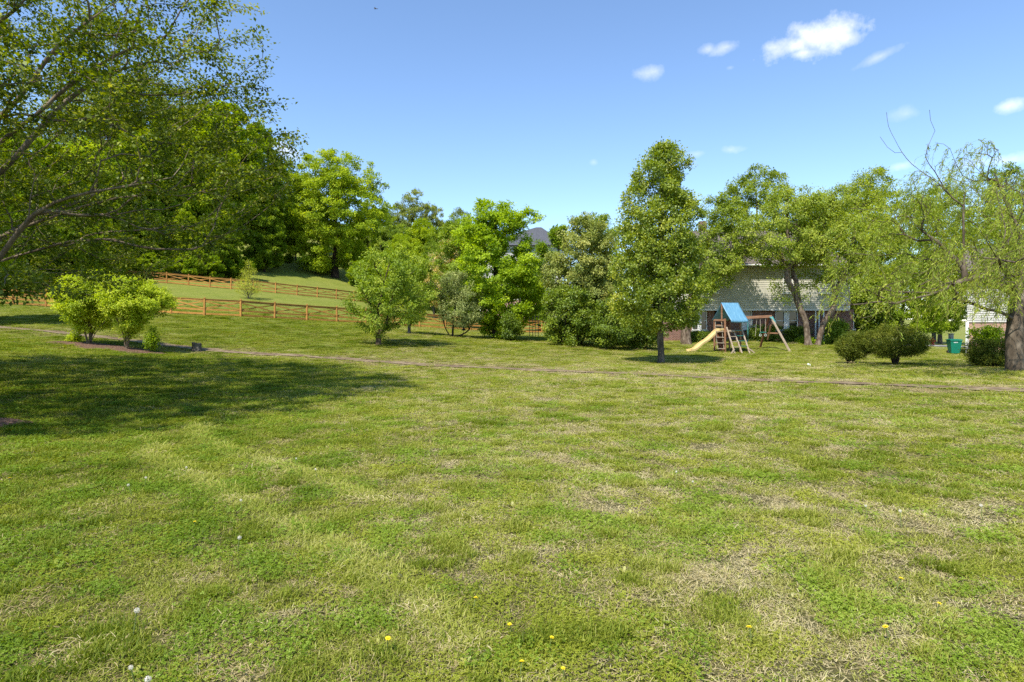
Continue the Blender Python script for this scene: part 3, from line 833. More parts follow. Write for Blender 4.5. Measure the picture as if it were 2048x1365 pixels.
ng.links.new(gi.outputs[0], iop.inputs['Points']); ng.links.new(ci.outputs[0], iop.inputs['Instance'])
iop.inputs['Pick Instance'].default_value = True
ng.links.new(na('tuft_kind', 'INT'), iop.inputs['Instance Index'])
e2r = ng.nodes.new('FunctionNodeEulerToRotation'); ng.links.new(na('tuft_rot', 'FLOAT_VECTOR'), e2r.inputs[0]); ng.links.new(e2r.outputs[0], iop.inputs['Rotation'])
ng.links.new(na('tuft_scale', 'FLOAT_VECTOR'), iop.inputs['Scale']); ng.links.new(iop.outputs[0], gox.inputs[0])
gmod = go.modifiers.new('scatter', 'NODES'); gmod.node_group = ng
# ------------------------------------------------------------------ individual trees and shrubs
def prof_px(px0, Y, rows, z0):
    """rows (py, left px, right px) at distance Y -> (z, xl, xr) about the base."""
    x0 = (px0 - CX) / F * Y
    return [(H - (py - YH) / F * Y - z0, (a - CX) / F * Y - x0, (b - CX) / F * Y - x0) for py, a, b in rows]


def loc_px(pts, Y, base):
    """(px, py, dY) -> local points about the base."""
    return [P(px, py, Y + dy) - base for px, py, dy in pts]


# the spreading tree whose trunk stands outside the picture on the left; its branches and shade come in
def front_tree():
    base = np.array([-13.4, 12.6, gz(-13.4, 12.6)]); r = np.random.default_rng(101)
    root = empty('ornamental_tree', base, 'big spreading tree with small dark leaves and arching bare limbs reaching in over the lawn', 'tree')
    sk = Skel(r)
    B = lambda *q: [np.array([0, 0, -.1]), np.array([.15, 0, .45])] + loc_px(q, 0, base)
    T0 = sk.limb([np.array([0, 0, -.15]), np.array([0.0, 0, .25]), np.array([.05, .05, .6])], .2)
    st = T0[-1]
    for q in ([(-150, 655, 12.4), (0, 553, 12.0), (38, 508, 11.8), (76, 455, 11.6), (125, 425, 11.5), (180, 408, 11.3)],
              [(-150, 640, 12.3), (-60, 585, 12.1), (0, 515, 12.0), (25, 480, 11.9), (70, 428, 11.7), (110, 405, 11.5), (180, 385, 11.3), (260, 372, 11.1), (345, 355, 11.0)],
              [(-250, 640, 12.5), (-120, 520, 11.6), (0, 431, 11.0), (45, 421, 10.9), (100, 420, 10.8), (155, 424, 10.7)],
              [(-280, 560, 12.8), (-140, 420, 12.6), (0, 285, 12.5), (70, 232, 12.6), (140, 170, 12.7), (230, 112, 12.8), (330, 72, 13.0), (470, 20, 13.2)],
              [(-270, 560, 13.2), (-120, 430, 13.6), (0, 345, 13.8), (70, 270, 14.0), (130, 205, 14.2), (220, 148, 14.4), (330, 118, 14.6), (430, 100, 14.8)],
              [(-260, 560, 12.2), (-120, 330, 11.4), (0, 235, 11.0), (60, 170, 10.9), (100, 110, 10.8), (180, 40, 10.8), (300, -40, 11)],
              [(-290, 540, 12.2), (-180, 240, 11.8), (-60, 90, 11.5), (30, 20, 11.3), (110, -70, 11.2)],
              [(-260, 600, 13.4), (-100, 520, 14.2), (60, 450, 14.6), (220, 400, 14.8), (330, 385, 14.8), (470, 345, 14.8)]):
        sk.limb([sk.p[st]] + loc_px(q, 0, base), .3, attach=st)
    for q in ([(-5, .5, 2.5), (-6.5, -1.5, 5)], [(-3, 4, 3), (-4, 7, 5)], [(-2, -4, 3), (-3, -7, 5)], [(-3, 2, 5), (-4, 3, 9)], [(0, 3.5, 3.5), (1.5, 6.5, 5.8)], [(1, -3, 3.5), (2.5, -5.5, 6)], [(.5, .5, 5), (1, 1, 9.5)]):
        sk.limb([sk.p[st]] + [np.array(p, float) for p in q], .3, attach=st)
    # crown: an umbrella of flat sprays
    n = 3300; z = r.uniform(1.7, 11.6, n * 4); a = r.uniform(0, 6.283, n * 4); q = r.uniform(0, 1, n * 4) ** .42
    rad = np.interp(z, [1.7, 2.6, 3.6, 5.0, 7.0, 9.0, 10.5, 11.6], [4.6, 6.2, 7.6, 8.7, 8.8, 7.7, 5.8, 2.5])
    keep = r.uniform(0, 1, n * 4) < (rad / 9.1) ** 2 * np.interp(z, [1.7, 3.4, 5, 11.6], [.30, .8, 1, .9])
    pts = np.stack([rad * q * np.cos(a) * 1.0, rad * q * np.sin(a) * .95, z], 1)[keep]
    nz_ = fbm(pts[:, 0] / 2.0 + pts[:, 2] * .7, pts[:, 1] / 2.0 + pts[:, 2] * 1.3, 77, 2)
    pts = pts[nz_ > .40][:n]
    # low drooping sprays over the fence end of the view
    low = np.array([P(px, py, Y) - base for px, py, Y in [(10, 572, 10.6), (40, 580, 10.7), (70, 585, 10.8), (22, 596, 10.7), (88, 566, 10.8), (55, 562, 10.7), (5, 590, 10.6), (-20, 575, 10.6), (30, 605, 10.7), (75, 600, 10.8), (-40, 590, 10.5), (100, 575, 10.9), (15, 550, 10.8), (60, 545, 11.0), (-30, 545, 11)]])
    sk.grow(np.vstack([pts, low]), k=.22, seg=.3, climb=1.2, stiff=.3, jit=.05)
    link('trunk', sk.mesh('trunk', .31, .0062, flare=1.3), BARK_P, root)
    tips = sk.p[sk.tips]; dirs = sk.dir[sk.tips]
    V, qd, tn = clusters(tips, dirs, 78, .32, .40, .078, .055, r, tint=.5, ctv=.16, tvar=.2, up=.7, droop=.15, back=.5)
    link('crown', np_mesh('crown', V, [qd], {'tint': tn}), LM['front'], root)


front_tree()


def px_tree(name, px, Y, rows, label, cat, lmat, bmat, base_r, seed, n_t=160, per=120, leaf=(.14, .10), trunk_px=None, stems=(), trunk_h=.25, tip=.01, z0=None, **kw):
    b = G(px, Y)
    if z0 is not None: b[2] = z0
    prof = prof_px(px, Y, rows, b[2])
    top = max(p[0] for p in prof)
    if trunk_px: trunk = [np.array([0, 0, -.15])] + loc_px(trunk_px, Y, b)
    else:
        c = np.mean([(p[1] + p[2]) / 2 for p in prof]); trunk = [(0, 0, -.15), (c * .06, .05, top * .12), (c * .35, -.05, top * .38), (c * .8, .05, top * .66), (c, 0, top * .86)]
    t2 = [[np.array([0, 0, -.15])] + loc_px(s, Y, b) for s in stems]
    return tree(name, b, label, cat, prof, trunk, base_r, tip, n_t, per, leaf[0], leaf[1], lmat, bmat, seed, trunk2=t2, **kw)


# pear-shaped tree on the mown lawn, the tallest of the middle distance
px_tree('pear_tree', 1322, 29.2, [(282, 1318, 1332), (298, 1296, 1360), (318, 1268, 1382), (338, 1264, 1384), (352, 1256, 1366), (382, 1250, 1372), (400, 1246, 1400), (430, 1240, 1400), (480, 1230, 1402), (540, 1222, 1408), (590, 1220, 1412), (622, 1230, 1402), (642, 1252, 1384), (656, 1280, 1360)],
        'tall dense pear-shaped tree with glossy leaves and one straight bare trunk on the mown lawn', 'tree', LM['pear'], BARK_G, .14, 201, n_t=820, per=100, leaf=(.105, .08), lobes=110, lobe_r=.72, spread=.32, flat=.8, shell=.42, k=.25, up=.45, droop=.35, trunk_px=[(1322, 700, 0), (1320, 668, 0), (1322, 600, 0), (1324, 500, .1), (1326, 400, 0), (1326, 320, 0)])
# small leafy tree with sprouting trunk
px_tree('crab_apple_tree', 757, 33, [(494, 760, 800), (508, 712, 838), (530, 702, 858), (560, 692, 866), (595, 688, 868), (620, 690, 862), (640, 704, 838), (652, 725, 800)],
        'small round leafy tree with shoots sprouting along its trunk, alone on the lawn', 'tree', LM['crab'], BARK_B, .13, 202, n_t=210, per=85, leaf=(.11, .07), lobes=48, lobe_r=.65, spread=.30, k=.25, droop=.25,
        trunk_px=[(757, 660, 0), (755, 630, 0), (765, 580, 0), (778, 530, 0)], extra=[P(px, py, 33 + d) - G(757, 33) for px, py, d in [(748, 668, -.2), (768, 660, .1), (776, 655, -.1), (742, 640, .2), (774, 640, 0), (770, 672, .1), (785, 652, .1), (735, 655, 0)]])
px_tree('slender_tree', 818, 42, [(505, 795, 860), (520, 780, 872), (550, 772, 878), (590, 772, 876), (620, 785, 866), (634, 800, 848)],
        'small tree with pale leaf tips standing just behind the lone round tree', 'tree', LM['crab'], BARK_G, .10, 203, n_t=150, per=85, leaf=(.13, .085), lobes=34, lobe_r=.7, spread=.36, k=.25, tint=.6)
px_tree('silver_leaf_tree', 905, 43, [(545, 890, 930), (560, 872, 952), (590, 866, 966), (615, 868, 972), (635, 876, 965), (648, 890, 955)],
        'low grey-green tree with silvery leaves and several thin trunks by the fence', 'tree', LM['grey'], BARK_D, .09, 204, n_t=170, per=85, leaf=(.11, .06), lobes=40, lobe_r=.6, spread=.36, k=.25, stems=[[(890, 655, .3), (884, 620, .4), (880, 590, .3)], [(938, 660, .6), (945, 630, .6), (948, 600, .3)]])
px_tree('bright_green_tree', 990, 45, [(400, 955, 1000), (412, 935, 1030), (430, 915, 1055), (455, 905, 1050), (490, 900, 1065), (530, 905, 1082), (570, 905, 1090), (610, 925, 1085), (650, 955, 1055), (672, 965, 1040)],
        'bushy bright spring-green tree with a ragged top, tallest between the fence and the grey roof', 'tree', LM['bright'], BARK_D, .22, 205, n_t=480, per=120, leaf=(.17, .12), lobes=85, lobe_r=1.0, spread=.45, flat=.55, k=.25, up=.6, extra=[P(px, py, 45 + d) - G(990, 45) for px, py, d in [(1060, 425, 0), (1072, 430, .3), (1080, 436, 0), (1066, 440, -.3), (1055, 418, .2)]])
px_tree('low_evergreen_shrub', 1022, 42, [(625, 1012, 1030), (640, 1004, 1040), (660, 1002, 1044), (678, 1008, 1040)],
        'low dull green shrub under the bright green tree beside the open fence bay', 'shrub', LM['ever'], BARK_D, .05, 206, n_t=60, per=60, leaf=(.12, .06), spread=.3)
# tall grey-green screen and the dark shrubs below it
px_tree('viburnum_tree', 1158, 42, [(432, 1150, 1185), (450, 1130, 1215), (485, 1105, 1240), (520, 1088, 1245), (560, 1085, 1240), (600, 1090, 1235), (640, 1100, 1230), (665, 1110, 1220)],
        'tall grey-green screening shrub with pale leaf undersides next to the pear-shaped tree', 'tree', LM['visc'], BARK_D, .16, 207, n_t=460, per=115, leaf=(.15, .09), lobes=90, lobe_r=.85, spread=.44, k=.25, stems=[[(1140, 640, .3), (1130, 560, .4), (1125, 500, .3)], [(1185, 640, .3), (1200, 560, 0), (1210, 510, .3)]])
for i, (px, Y, rows, lab, tn_) in enumerate([
        (1128, 39.5, [(570, 1110, 1160), (590, 1092, 1185), (625, 1082, 1190), (660, 1084, 1188), (686, 1092, 1180)], 'dark green leafy shrub at the open end of the tall screening hedge', .55),
        (1212, 38.5, [(600, 1200, 1235), (615, 1182, 1258), (645, 1172, 1270), (672, 1176, 1268), (690, 1184, 1256)], 'dark glossy shrub between the first hedge shrub and the pear-shaped tree', .42),
        (1288, 40.0, [(610, 1255, 1310), (635, 1242, 1330), (660, 1244, 1334), (690, 1250, 1325)], 'dark shrub in the shade right behind the bare pear-shaped trunk', .3)]):
    px_tree('evergreen_shrub', px, Y, rows, lab, 'shrub', LM['ever'], BARK_D, .08, 210 + i, n_t=170, per=90, leaf=(.13, .075), lobes=40, lobe_r=.55, spread=.32, k=.25, tint=tn_, stems=[[(px + 18, rows[2][0], .1)], [(px - 16, rows[2][0], .2)]], group='dark shrubs under the screening hedge')
px_tree('yellow_green_tree', 1200, 56, [(425, 1165, 1205), (445, 1150, 1235), (480, 1145, 1262), (540, 1145, 1275), (600, 1150, 1270), (640, 1165, 1255)],
        'yellow-green tree rising behind the tall grey-green screening shrub', 'tree', LM['olive'], BARK_G, .2, 214, n_t=220, per=90, leaf=(.19, .13), lobes=50, lobe_r=1.1, spread=.5, k=.25, tint=.6)
px_tree('small_round_tree', 1118, 66, [(452, 1108, 1128), (460, 1100, 1134), (475, 1098, 1136), (492, 1104, 1130)], 'small round treetop beside the dark grey roof', 'tree', LM['forest'], BARK_G, .12, 215, n_t=70, per=70, leaf=(.2, .14), spread=.4)

# birches before the brick and siding house
px_tree('river_birch', 1617, 43, [(362, 1556, 1600), (385, 1528, 1640), (420, 1505, 1668), (450, 1480, 1690), (480, 1478, 1694), (505, 1490, 1680), (528, 1540, 1640)],
        'leaning birch with two dark peeling stems in front of the siding', 'tree', LM['birch'], BARK_T, .26, 221, n_t=360, per=85, leaf=(.14, .08), lobes=60, lobe_r=.95, spread=.45, k=.25, droop=.5, tip=.012, depth=.85,
        trunk_px=[(1611, 643, 0), (1599, 617, .1), (1588, 585, .1), (1577, 564, 0), (1574, 543, 0), (1582, 526, 0), (1578, 490, .2), (1572, 440, 0)], stems=[[(1611, 643, .05), (1600, 612, .1), (1594, 580, .3), (1592, 561, .3), (1586, 546, .4), (1600, 500, .6), (1612, 450, .7)]],
        limbs=[], extra=[P(px, py, 43 + d) - G(1617, 43) for px, py, d in [(1600, 575, -.4), (1612, 590, -.4), (1560, 575, .2), (1555, 590, .1), (1570, 600, -.2), (1610, 570, .3), (1545, 560, 0), (1548, 580, .4)]])
px_tree('river_birch', 1634, 43.4, [(335, 1745, 1768), (352, 1712, 1772), (372, 1660, 1775), (400, 1625, 1780), (440, 1605, 1785), (490, 1600, 1790), (530, 1608, 1775), (560, 1625, 1735)],
        'pale birch with tan curling bark leaning away from its neighbour', 'tree', LM['birch'], BARK_T, .24, 222, n_t=380, per=85, leaf=(.14, .07), lobes=65, lobe_r=1.0, spread=.48, k=.25, droop=.4, tip=.012, depth=.85,
        trunk_px=[(1648, 646, 0), (1666, 617, 0), (1668, 593, .1), (1665, 564, .1), (1661, 535, 0), (1645, 482, .1), (1650, 440, 0)], stems=[[(1648, 646, .1), (1667, 617, .1), (1669, 593, .2), (1700, 520, .4), (1712, 450, .6), (1735, 390, .5)]])
px_tree('river_birch', 1372, 45.5, [(392, 1425, 1460), (415, 1405, 1490), (450, 1396, 1510), (490, 1384, 1520), (530, 1378, 1505), (560, 1378, 1470), (582, 1388, 1440)],
        'birch with a thick tan trunk standing at the house corner behind the pear-shaped tree', 'tree', LM['birch'], BARK_T, .3, 223, n_t=270, per=90, leaf=(.15, .09), lobes=50, lobe_r=.95, spread=.45, k=.25, droop=.4, tint=.45, depth=.85,
        trunk_px=[(1372, 655, 0), (1380, 615, 0), (1392, 570, .1), (1410, 500, 0), (1430, 430, 0)])
# trees behind the house and across the street
for i, (px, Y, rows, lab, mk, tn_) in enumerate([
        (1525, 63, [(335, 1500, 1522), (350, 1470, 1555), (375, 1440, 1585), (420, 1425, 1600), (480, 1420, 1605), (540, 1430, 1600)], 'tall airy tree behind the house roof with a pointed sparse top', 'birch', .35),
        (1640, 66, [(392, 1600, 1690), (420, 1585, 1710), (470, 1575, 1715), (540, 1580, 1710), (600, 1600, 1700)], 'mid green tree behind the house between the pointed tree and the wind-swept tree', 'olive', .45),
        (1745, 62, [(340, 1752, 1775), (360, 1725, 1785), (400, 1690, 1800), (460, 1680, 1815), (540, 1685, 1815), (610, 1700, 1800)], 'wind-swept tree with upright feathery top behind the pale birch', 'birch', .5),
        (1725, 52, [(560, 1700, 1760), (590, 1690, 1775), (630, 1688, 1780), (668, 1700, 1770)], 'dark leafy shrub against the brick end of the house', 'ever', .6),
        (1800, 72, [(480, 1770, 1850), (520, 1755, 1880), (580, 1750, 1895), (640, 1760, 1885), (664, 1775, 1875)], 'dense green tree across the street above the red hydrant', 'forest', .55),
        (1880, 78, [(500, 1850, 1930), (540, 1835, 1950), (600, 1835, 1950), (640, 1845, 1940), (660, 1850, 1930)], 'dense green tree across the street above the green bin', 'forest', .45),
        (1868, 84, [(360, 1850, 1895), (390, 1825, 1930), (440, 1810, 1950), (500, 1810, 1950), (560, 1815, 1945), (620, 1820, 1940)], 'olive green tree behind the willow top, in front of the street trees', 'olive', .5),
        (2005, 70, [(335, 1980, 2040), (370, 1950, 2075), (430, 1935, 2090), (500, 1935, 2090), (560, 1950, 2080)], 'olive green tree behind the willow, over the white sided gable', 'olive', .45)]):
    big = rows[-1][0] < 650 or True
    px_tree('background_tree', px, Y, rows, lab, 'tree', LM[mk], BARK_T if mk == 'birch' else BARK_G, .24, 230 + i, n_t=380, per=100, leaf=(.20, .13), lobes=75, lobe_r=1.15, spread=.55, k=.25, tint=tn_, z0=gz((px - CX) / F * Y, Y))

px_tree('background_tree', 1080, 62, [(484, 1072, 1096), (505, 1050, 1116), (570, 1035, 1120), (620, 1038, 1115), (650, 1050, 1100)], 'shaded green tree filling the gap between the bright green tree and the grey-green screen', 'tree', LM['forest'], BARK_D, .16, 260, n_t=240, per=90, leaf=(.18, .12), lobes=40, lobe_r=.9, spread=.5, k=.25, tint=.35)
px_tree('background_tree', 925, 60, [(440, 905, 940), (470, 880, 965), (530, 870, 975), (590, 872, 970), (640, 890, 950)], 'yellow-green tree between the faded blossom tree and the bright green tree', 'tree', LM['olive'], BARK_D, .16, 261, n_t=300, per=95, leaf=(.18, .12), lobes=50, lobe_r=1.0, spread=.5, k=.25, tint=.55)
# willow with cut back limbs
def willow():
    Y = 23.7; b = G(2030, Y); r = np.random.default_rng(301)
    root = empty('willow_tree', b, 'old willow with a thick leaning trunk, bare cut-back limbs and hanging yellow-green strands', 'tree')
    sk = Skel(r)
    q = lambda pts: loc_px(pts, Y, b)
    sk.limb([np.array([0, 0, -.15])] + q([(2029, 700, 0), (2029, 668, .05), (2033, 628, .1), (2034, 592, .1)]), .2)
    sk.limb(q([(2034, 592, .1), (2012, 578, -.1), (1984, 568, -.2), (1951, 555, -.3), (1931, 561, -.35), (1910, 567, -.4), (1886, 581, -.5), (1853, 592, -1.1), (1824, 598, -1.5), (1791, 608, -1.9)]), .3)
    sk.limb(q([(1791, 608, -1.9), (1755, 604, -2.3), (1730, 608, -2.6), (1705, 610, -2.9), (1673, 612, -3.3), (1648, 617, -3.6)]), .3)
    sk.limb(q([(1788, 607, -1.9), (1746, 586, -2.2), (1710, 565, -2.4), (1673, 534, -2.6), (1660, 528, -2.7)]), .3)
    sk.limb(q([(1788, 608, -1.9), (1766, 622, -2.3), (1744, 632, -2.6), (1725, 637, -2.8), (1712, 630, -2.9), (1697, 621, -3.0)]), .25)
    sk.limb(q([(2030, 640, .1), (2001, 625, -.5), (1968, 617, -.9), (1935, 604, -1.2), (1905, 600, -1.5), (1870, 612, -1.9)]), .3)
    stub = sk.limb(q([(1929, 561, -.35), (1928, 520, -.3), (1927, 463, -.3), (1927, 413, -.3), (1930, 384, -.3)]), .3)
    sk.limb(q([(1927, 540, -.3), (1915, 522, -.2), (1894, 503, -.2), (1874, 483, -.1), (1845, 463, 0), (1820, 438, .1), (1804, 421, .1), (1783, 415, .1), (1734, 420, .2), (1701, 417, .3)]), .3)
    sk.limb(q([(1870, 480, -.1), (1835, 482, .3), (1810, 470, .4), (1796, 450, .5), (1788, 430, .6)]), .3)
    sk.limb(q([(1927, 412, -.3), (1906, 397, -.2), (1882, 372, -.2), (1853, 350, -.1), (1824, 329, 0), (1804, 305, 0), (1789, 278, .1), (1777, 253, .1), (1773, 225, .1)]), .25)
    sk.limb(q([(1890, 380, -.2), (1870, 344, -.3), (1851, 315, -.3), (1861, 282, -.4), (1870, 262, -.4), (1861, 241, -.4), (1859, 220, -.4)]), .25)
    sk.limb(q([(1804, 305, 0), (1790, 306, .1), (1775, 295, .2), (1760, 274, .3)]), .25)
    sk.limb(q([(1927, 530, -.3), (1910, 512, -.8), (1878, 528, -1.1), (1841, 549, -1.3), (1804, 566, -1.5)]), .25)
    l2 = sk.limb(q([(2034, 592, .1), (2046, 540, .5), (2040, 470, .7), (2010, 400, .7), (1989, 346, .6)]), .3)
    sk.limb(q([(2034, 600, .1), (2062, 560, -.3), (2090, 500, -.5), (2120, 430, -.6), (2140, 370, -.6)]), .3)
    sk.limb(q([(2034, 600, .1), (2040, 560, 1), (2030, 500, 2.4), (2000, 430, 3.5), (1960, 390, 4.2)]), .3)
    sk.limb(q([(2034, 600, .1), (2020, 560, -1.2), (1990, 510, -2.6), (1960, 460, -3.6)]), .3)
    for c in (stub[-1], stub[-2], l2[-1]): sk.noattach[c] = True
    tops = []
    for (px0, px1, py0, py1, y0, y1, n) in [(1820, 2110, 335, 480, .3, 5.0, 200), (1990, 2150, 345, 520, -5.5, .3, 90), (1880, 2000, 285, 340, -1, 1, 14), (1850, 1990, 270, 320, -.8, .8, 10), (1800, 1860, 380, 440, -1.5, 2, 40), (1930, 2110, 480, 560, 0, 3, 60), (1660, 1850, 490, 600, -4.5, -2.5, 22), (1660, 1830, 490, 600, -1.0, 2.0, 40), (1860, 2090, 470, 575, -4.5, -1.5, 95), (1925, 2030, 545, 600, -3, .5, 40), (1850, 1930, 470, 590, 0, 3, 45), (1700, 1800, 430, 500, 0, 1.8, 14)]:
        tops.append(np.stack([r.uniform(px0, px1, n), r.uniform(py0, py1, n), r.uniform(y0, y1, n)], 1))
    tp = np.vstack(tops); tg = np.array([P(a, c, Y + d) for a, c, d in tp]) - b
    sk.grow(tg, k=.2, seg=.3, climb=.6, jit=.06)
    # hanging strands
    S = []; Lc = []; Ld = []; Lt = []
    for t, d in zip(sk.p[sk.tips], sk.dir[sk.tips]):
        for _ in range(r.integers(1, 4)):
            ln = r.uniform(.3, 1.5) ; ln = min(ln, t[2] + b[2] * 0 - .9) if t[2] > 1.6 else .5
            m = max(5, int(ln / .16)); h = r.normal(0, .35, 2); s_ = np.linspace(0, 1, m)[:, None]
            wind = np.array([r.normal(-.3, .3), r.normal(0, .2), 0]) * ln
            q_ = t + np.array([h[0], h[1], .12]) * np.sin(s_ * 1.57) * .8 + wind * s_ ** 2 + np.array([0, 0, -ln]) * s_ ** 1.5 + r.normal(0, .02, (m, 3))
            S.append(q_)
            k = int(ln * 22); f = r.uniform(.05, 1, k) * (m - 1); i0 = np.minimum(f.astype(int), m - 2); fr = (f - i0)[:, None]
            Lc.append(q_[i0] * (1 - fr) + q_[i0 + 1] * fr); Ld.append((q_[i0 + 1] - q_[i0])); Lt.append(np.full(k, np.clip(r.normal(.5, .16), 0, 1)))
    bv = sk.mesh('trunk', .29, .0085, flare=1.15)
    link('trunk', bv, BARK_W, root)
    V = []; Fq = []; o = 0
    for q_ in S:
        m = len(q_); off = np.array([[.005, 0, 0], [-.003, .005, 0], [-.003, -.005, 0]])
        V.append((q_[:, None, :] + off[None]).reshape(-1, 3)); i = np.arange(m - 1)[:, None] * 3; kk = np.arange(3)[None]; k2 = (kk + 1) % 3
        Fq.append(o + np.stack([i + kk, i + k2, i + 3 + k2, i + 3 + kk], -1).reshape(-1, 4)); o += m * 3
    link('hanging_twigs', np_mesh('hanging_twigs', np.vstack(V), [np.vstack(Fq)]), BARK_Y, root)
    c = np.vstack(Lc); d = np.vstack(Ld); d /= np.linalg.norm(d, axis=1)[:, None] + 1e-9
    c = c + r.normal(0, .03, c.shape)
    tips_, dirs_ = sk.p[sk.tips], sk.dir[sk.tips]; hi = (tips_[:, 2] > 2.4) & (tips_[:, 1] > -.2) & (tips_[:, 2] < 7.2)
    V2, q2, t2 = clusters(tips_[hi], dirs_[hi], 88, .5, .8, .11, .035, r, tint=.5, up=.5, droop=.9)
    v, qd, tn = leaf_geo(c, .13, .028, r, d * .7 + np.array([-.15, 0, -.25]), (0, 0, 1), .6, .3, np.concatenate(Lt), .15)
    link('crown', np_mesh('crown', np.vstack([v, V2]), [np.vstack([qd, q2 + len(v)])], {'tint': np.concatenate([tn, t2])}), LM['willow'], root)


willow()

# yews
for i, (px, Y, rows, lab, tn_, h_) in enumerate([
        (1700, 29.6, [(667, 1702, 1726), (676, 1684, 1738), (690, 1674, 1742), (703, 1682, 1734), (712, 1698, 1722)], 'smaller of the two joined clipped yew bushes on the lawn', .5, 0),
        (1790, 28.6, [(655, 1768, 1816), (661, 1746, 1836), (673, 1730, 1852), (688, 1724, 1858), (700, 1738, 1846), (711, 1764, 1816)], 'wide clipped yew bush with a flat dome and dark forked stem on the lawn', .55, 0),
        (1992, 27.3, [(678, 1965, 2020), (688, 1945, 2040), (702, 1934, 2050), (718, 1944, 2055), (732, 1972, 2050)], 'dark yew bush in the shade at the foot of the willow', .38, 0)]):  # lower tint puts the willow's shade into this yew's leaf colour
    px_tree('yew_bush', px, Y, rows, lab, 'bush', LM['yew'], BARK_D, .12, 320 + i, n_t=330, per=95, leaf=(.075, .022), lobes=0, spread=.17, flat=.9, shell=.22, k=.2, tint=tn_, up=.35, outb=.7, stems=[[(px + 14, rows[3][0], .2)], [(px - 14, rows[3][0], -.2)]], seg=.2, tip=.006, depth=.85, group='yew bushes')
px_tree('small_shrub', 1975, 29.5, [(654, 1962, 1990), (662, 1945, 2008), (672, 1942, 2015), (690, 1950, 2000)], 'fresh green shrub showing above the shaded yew against the brick wall', 'shrub', LM['bright'], BARK_D, .04, 330, n_t=60, per=60, leaf=(.1, .07), spread=.22, tint=.45)

# twin lime shrubs in the mulch bed
for i, (px, Y, rows, lab, st) in enumerate([
        (178, 27.2, [(540, 190, 215), (552, 130, 240), (570, 112, 250), (592, 106, 250), (612, 112, 240), (632, 130, 222), (655, 150, 205)], 'multi-stemmed lime green shrub nearest the drooping branches, in the mulch bed', [[(168, 660, 0), (150, 620, .2), (135, 590, .3)], [(182, 660, .1), (175, 610, -.4), (168, 570, -.5)], [(186, 665, .2), (205, 630, .3), (222, 590, .3)], [(180, 660, 0), (192, 600, .6), (200, 560, .8)], [(190, 668, 0), (208, 645, -.5), (228, 615, -.7)]]),
        (252, 26.4, [(550, 225, 270), (562, 205, 300), (580, 200, 325), (598, 200, 346), (612, 212, 352), (626, 226, 325), (645, 236, 285), (662, 243, 268)], 'multi-stemmed lime green shrub whose flat crown spreads towards the stump', [[(262, 665, 0), (276, 635, .2), (300, 605, .2), (325, 592, .3)], [(256, 665, 0), (262, 620, .5), (270, 580, .6)], [(246, 668, 0), (234, 640, -.3), (218, 612, -.4)], [(250, 660, .1), (248, 610, -.6), (240, 575, -.8)], [(258, 668, .1), (285, 640, -.5), (310, 612, -.8)]])]):
    px_tree('lime_shrub', px, Y, rows, lab, 'shrub', LM['burn'], BARK_P, .085, 340 + i, n_t=430, per=95, leaf=(.08, .05), lobes=90, lobe_r=.42, spread=.27, flat=.42, k=.2, up=.75, stems=st, seg=.22, tip=.005, depth=.85, shell=.5, group='twin lime shrubs')
px_tree('small_shrub', 306, 26.0, [(652, 303, 309), (664, 298, 314), (678, 292, 320), (692, 296, 318)], 'knee-high dark leafy shrub at the stump end of the mulch bed', 'shrub', LM['bright'], BARK_D, .025, 350, n_t=50, per=34, leaf=(.075, .05), spread=.12, tint=.3, tip=.004, seg=.15)
px_tree('small_shrub', 148, 27.4, [(664, 142, 160), (672, 136, 162), (682, 138, 160)], 'low lime green sapling clump beside the first lime shrub', 'shrub', LM['burn'], BARK_D, .02, 351, n_t=40, per=34, leaf=(.07, .045), spread=.13, tint=.55, tip=.004, seg=.15)
# thin young larch-like tree between the fences
px_tree('larch_sapling', 497, 64, [(518, 494, 500), (535, 484, 508), (555, 474, 520), (575, 468, 527), (588, 470, 524)], 'thin feathery young tree standing in the grass between the two fences', 'tree', LM['fir'], BARK_G, .06, 352, n_t=170, per=26, leaf=(.14, .03), spread=.28, flat=.5, k=.9, climb=.2, trunk_px=[(497, 580, 0), (497, 550, 0), (497, 520, 0)], tip=.006, depth=1)

# ------------------------------------------------------------------ woods on the hill: single trees from a few kinds
PROTO = {}


def proto(key, w_, h_, mat, bark, seed, n_t, per, leaf, low=.12, lobes=60, top=.35, lean=0.0, lr=.30):
    rows = [(h_ * low, -w_ * .28, w_ * .28), (h_ * (low + .12), -w_ * .42, w_ * .42), (h_ * .45, -w_ * .5, w_ * .5), (h_ * .65, -w_ * .47, w_ * .47), (h_ * .82, -w_ * .36, w_ * .36), (h_ * .94, -w_ * .2, w_ * .2), (h_, -w_ * .05, w_ * .05)]
    root, sk = tree('woodland_tree', (0, 0, 0), None, None, rows, [(0, 0, -.8), (.1, 0, h_ * .15), (-.1 + lean, .1, h_ * .45), (lean * 2, 0, h_ * .85)], h_ * .017, .02, int(n_t * 1.5), int(per * 1.15), leaf[0], leaf[1], mat, bark, seed, lobes=int(lobes * 1.4), lobe_r=w_ * lr * .62, spread=w_ * .062, flat=.6, k=.3, seg=.8, up=.55, ctv=.16)
    PROTO[key] = (root, h_, w_, [False])


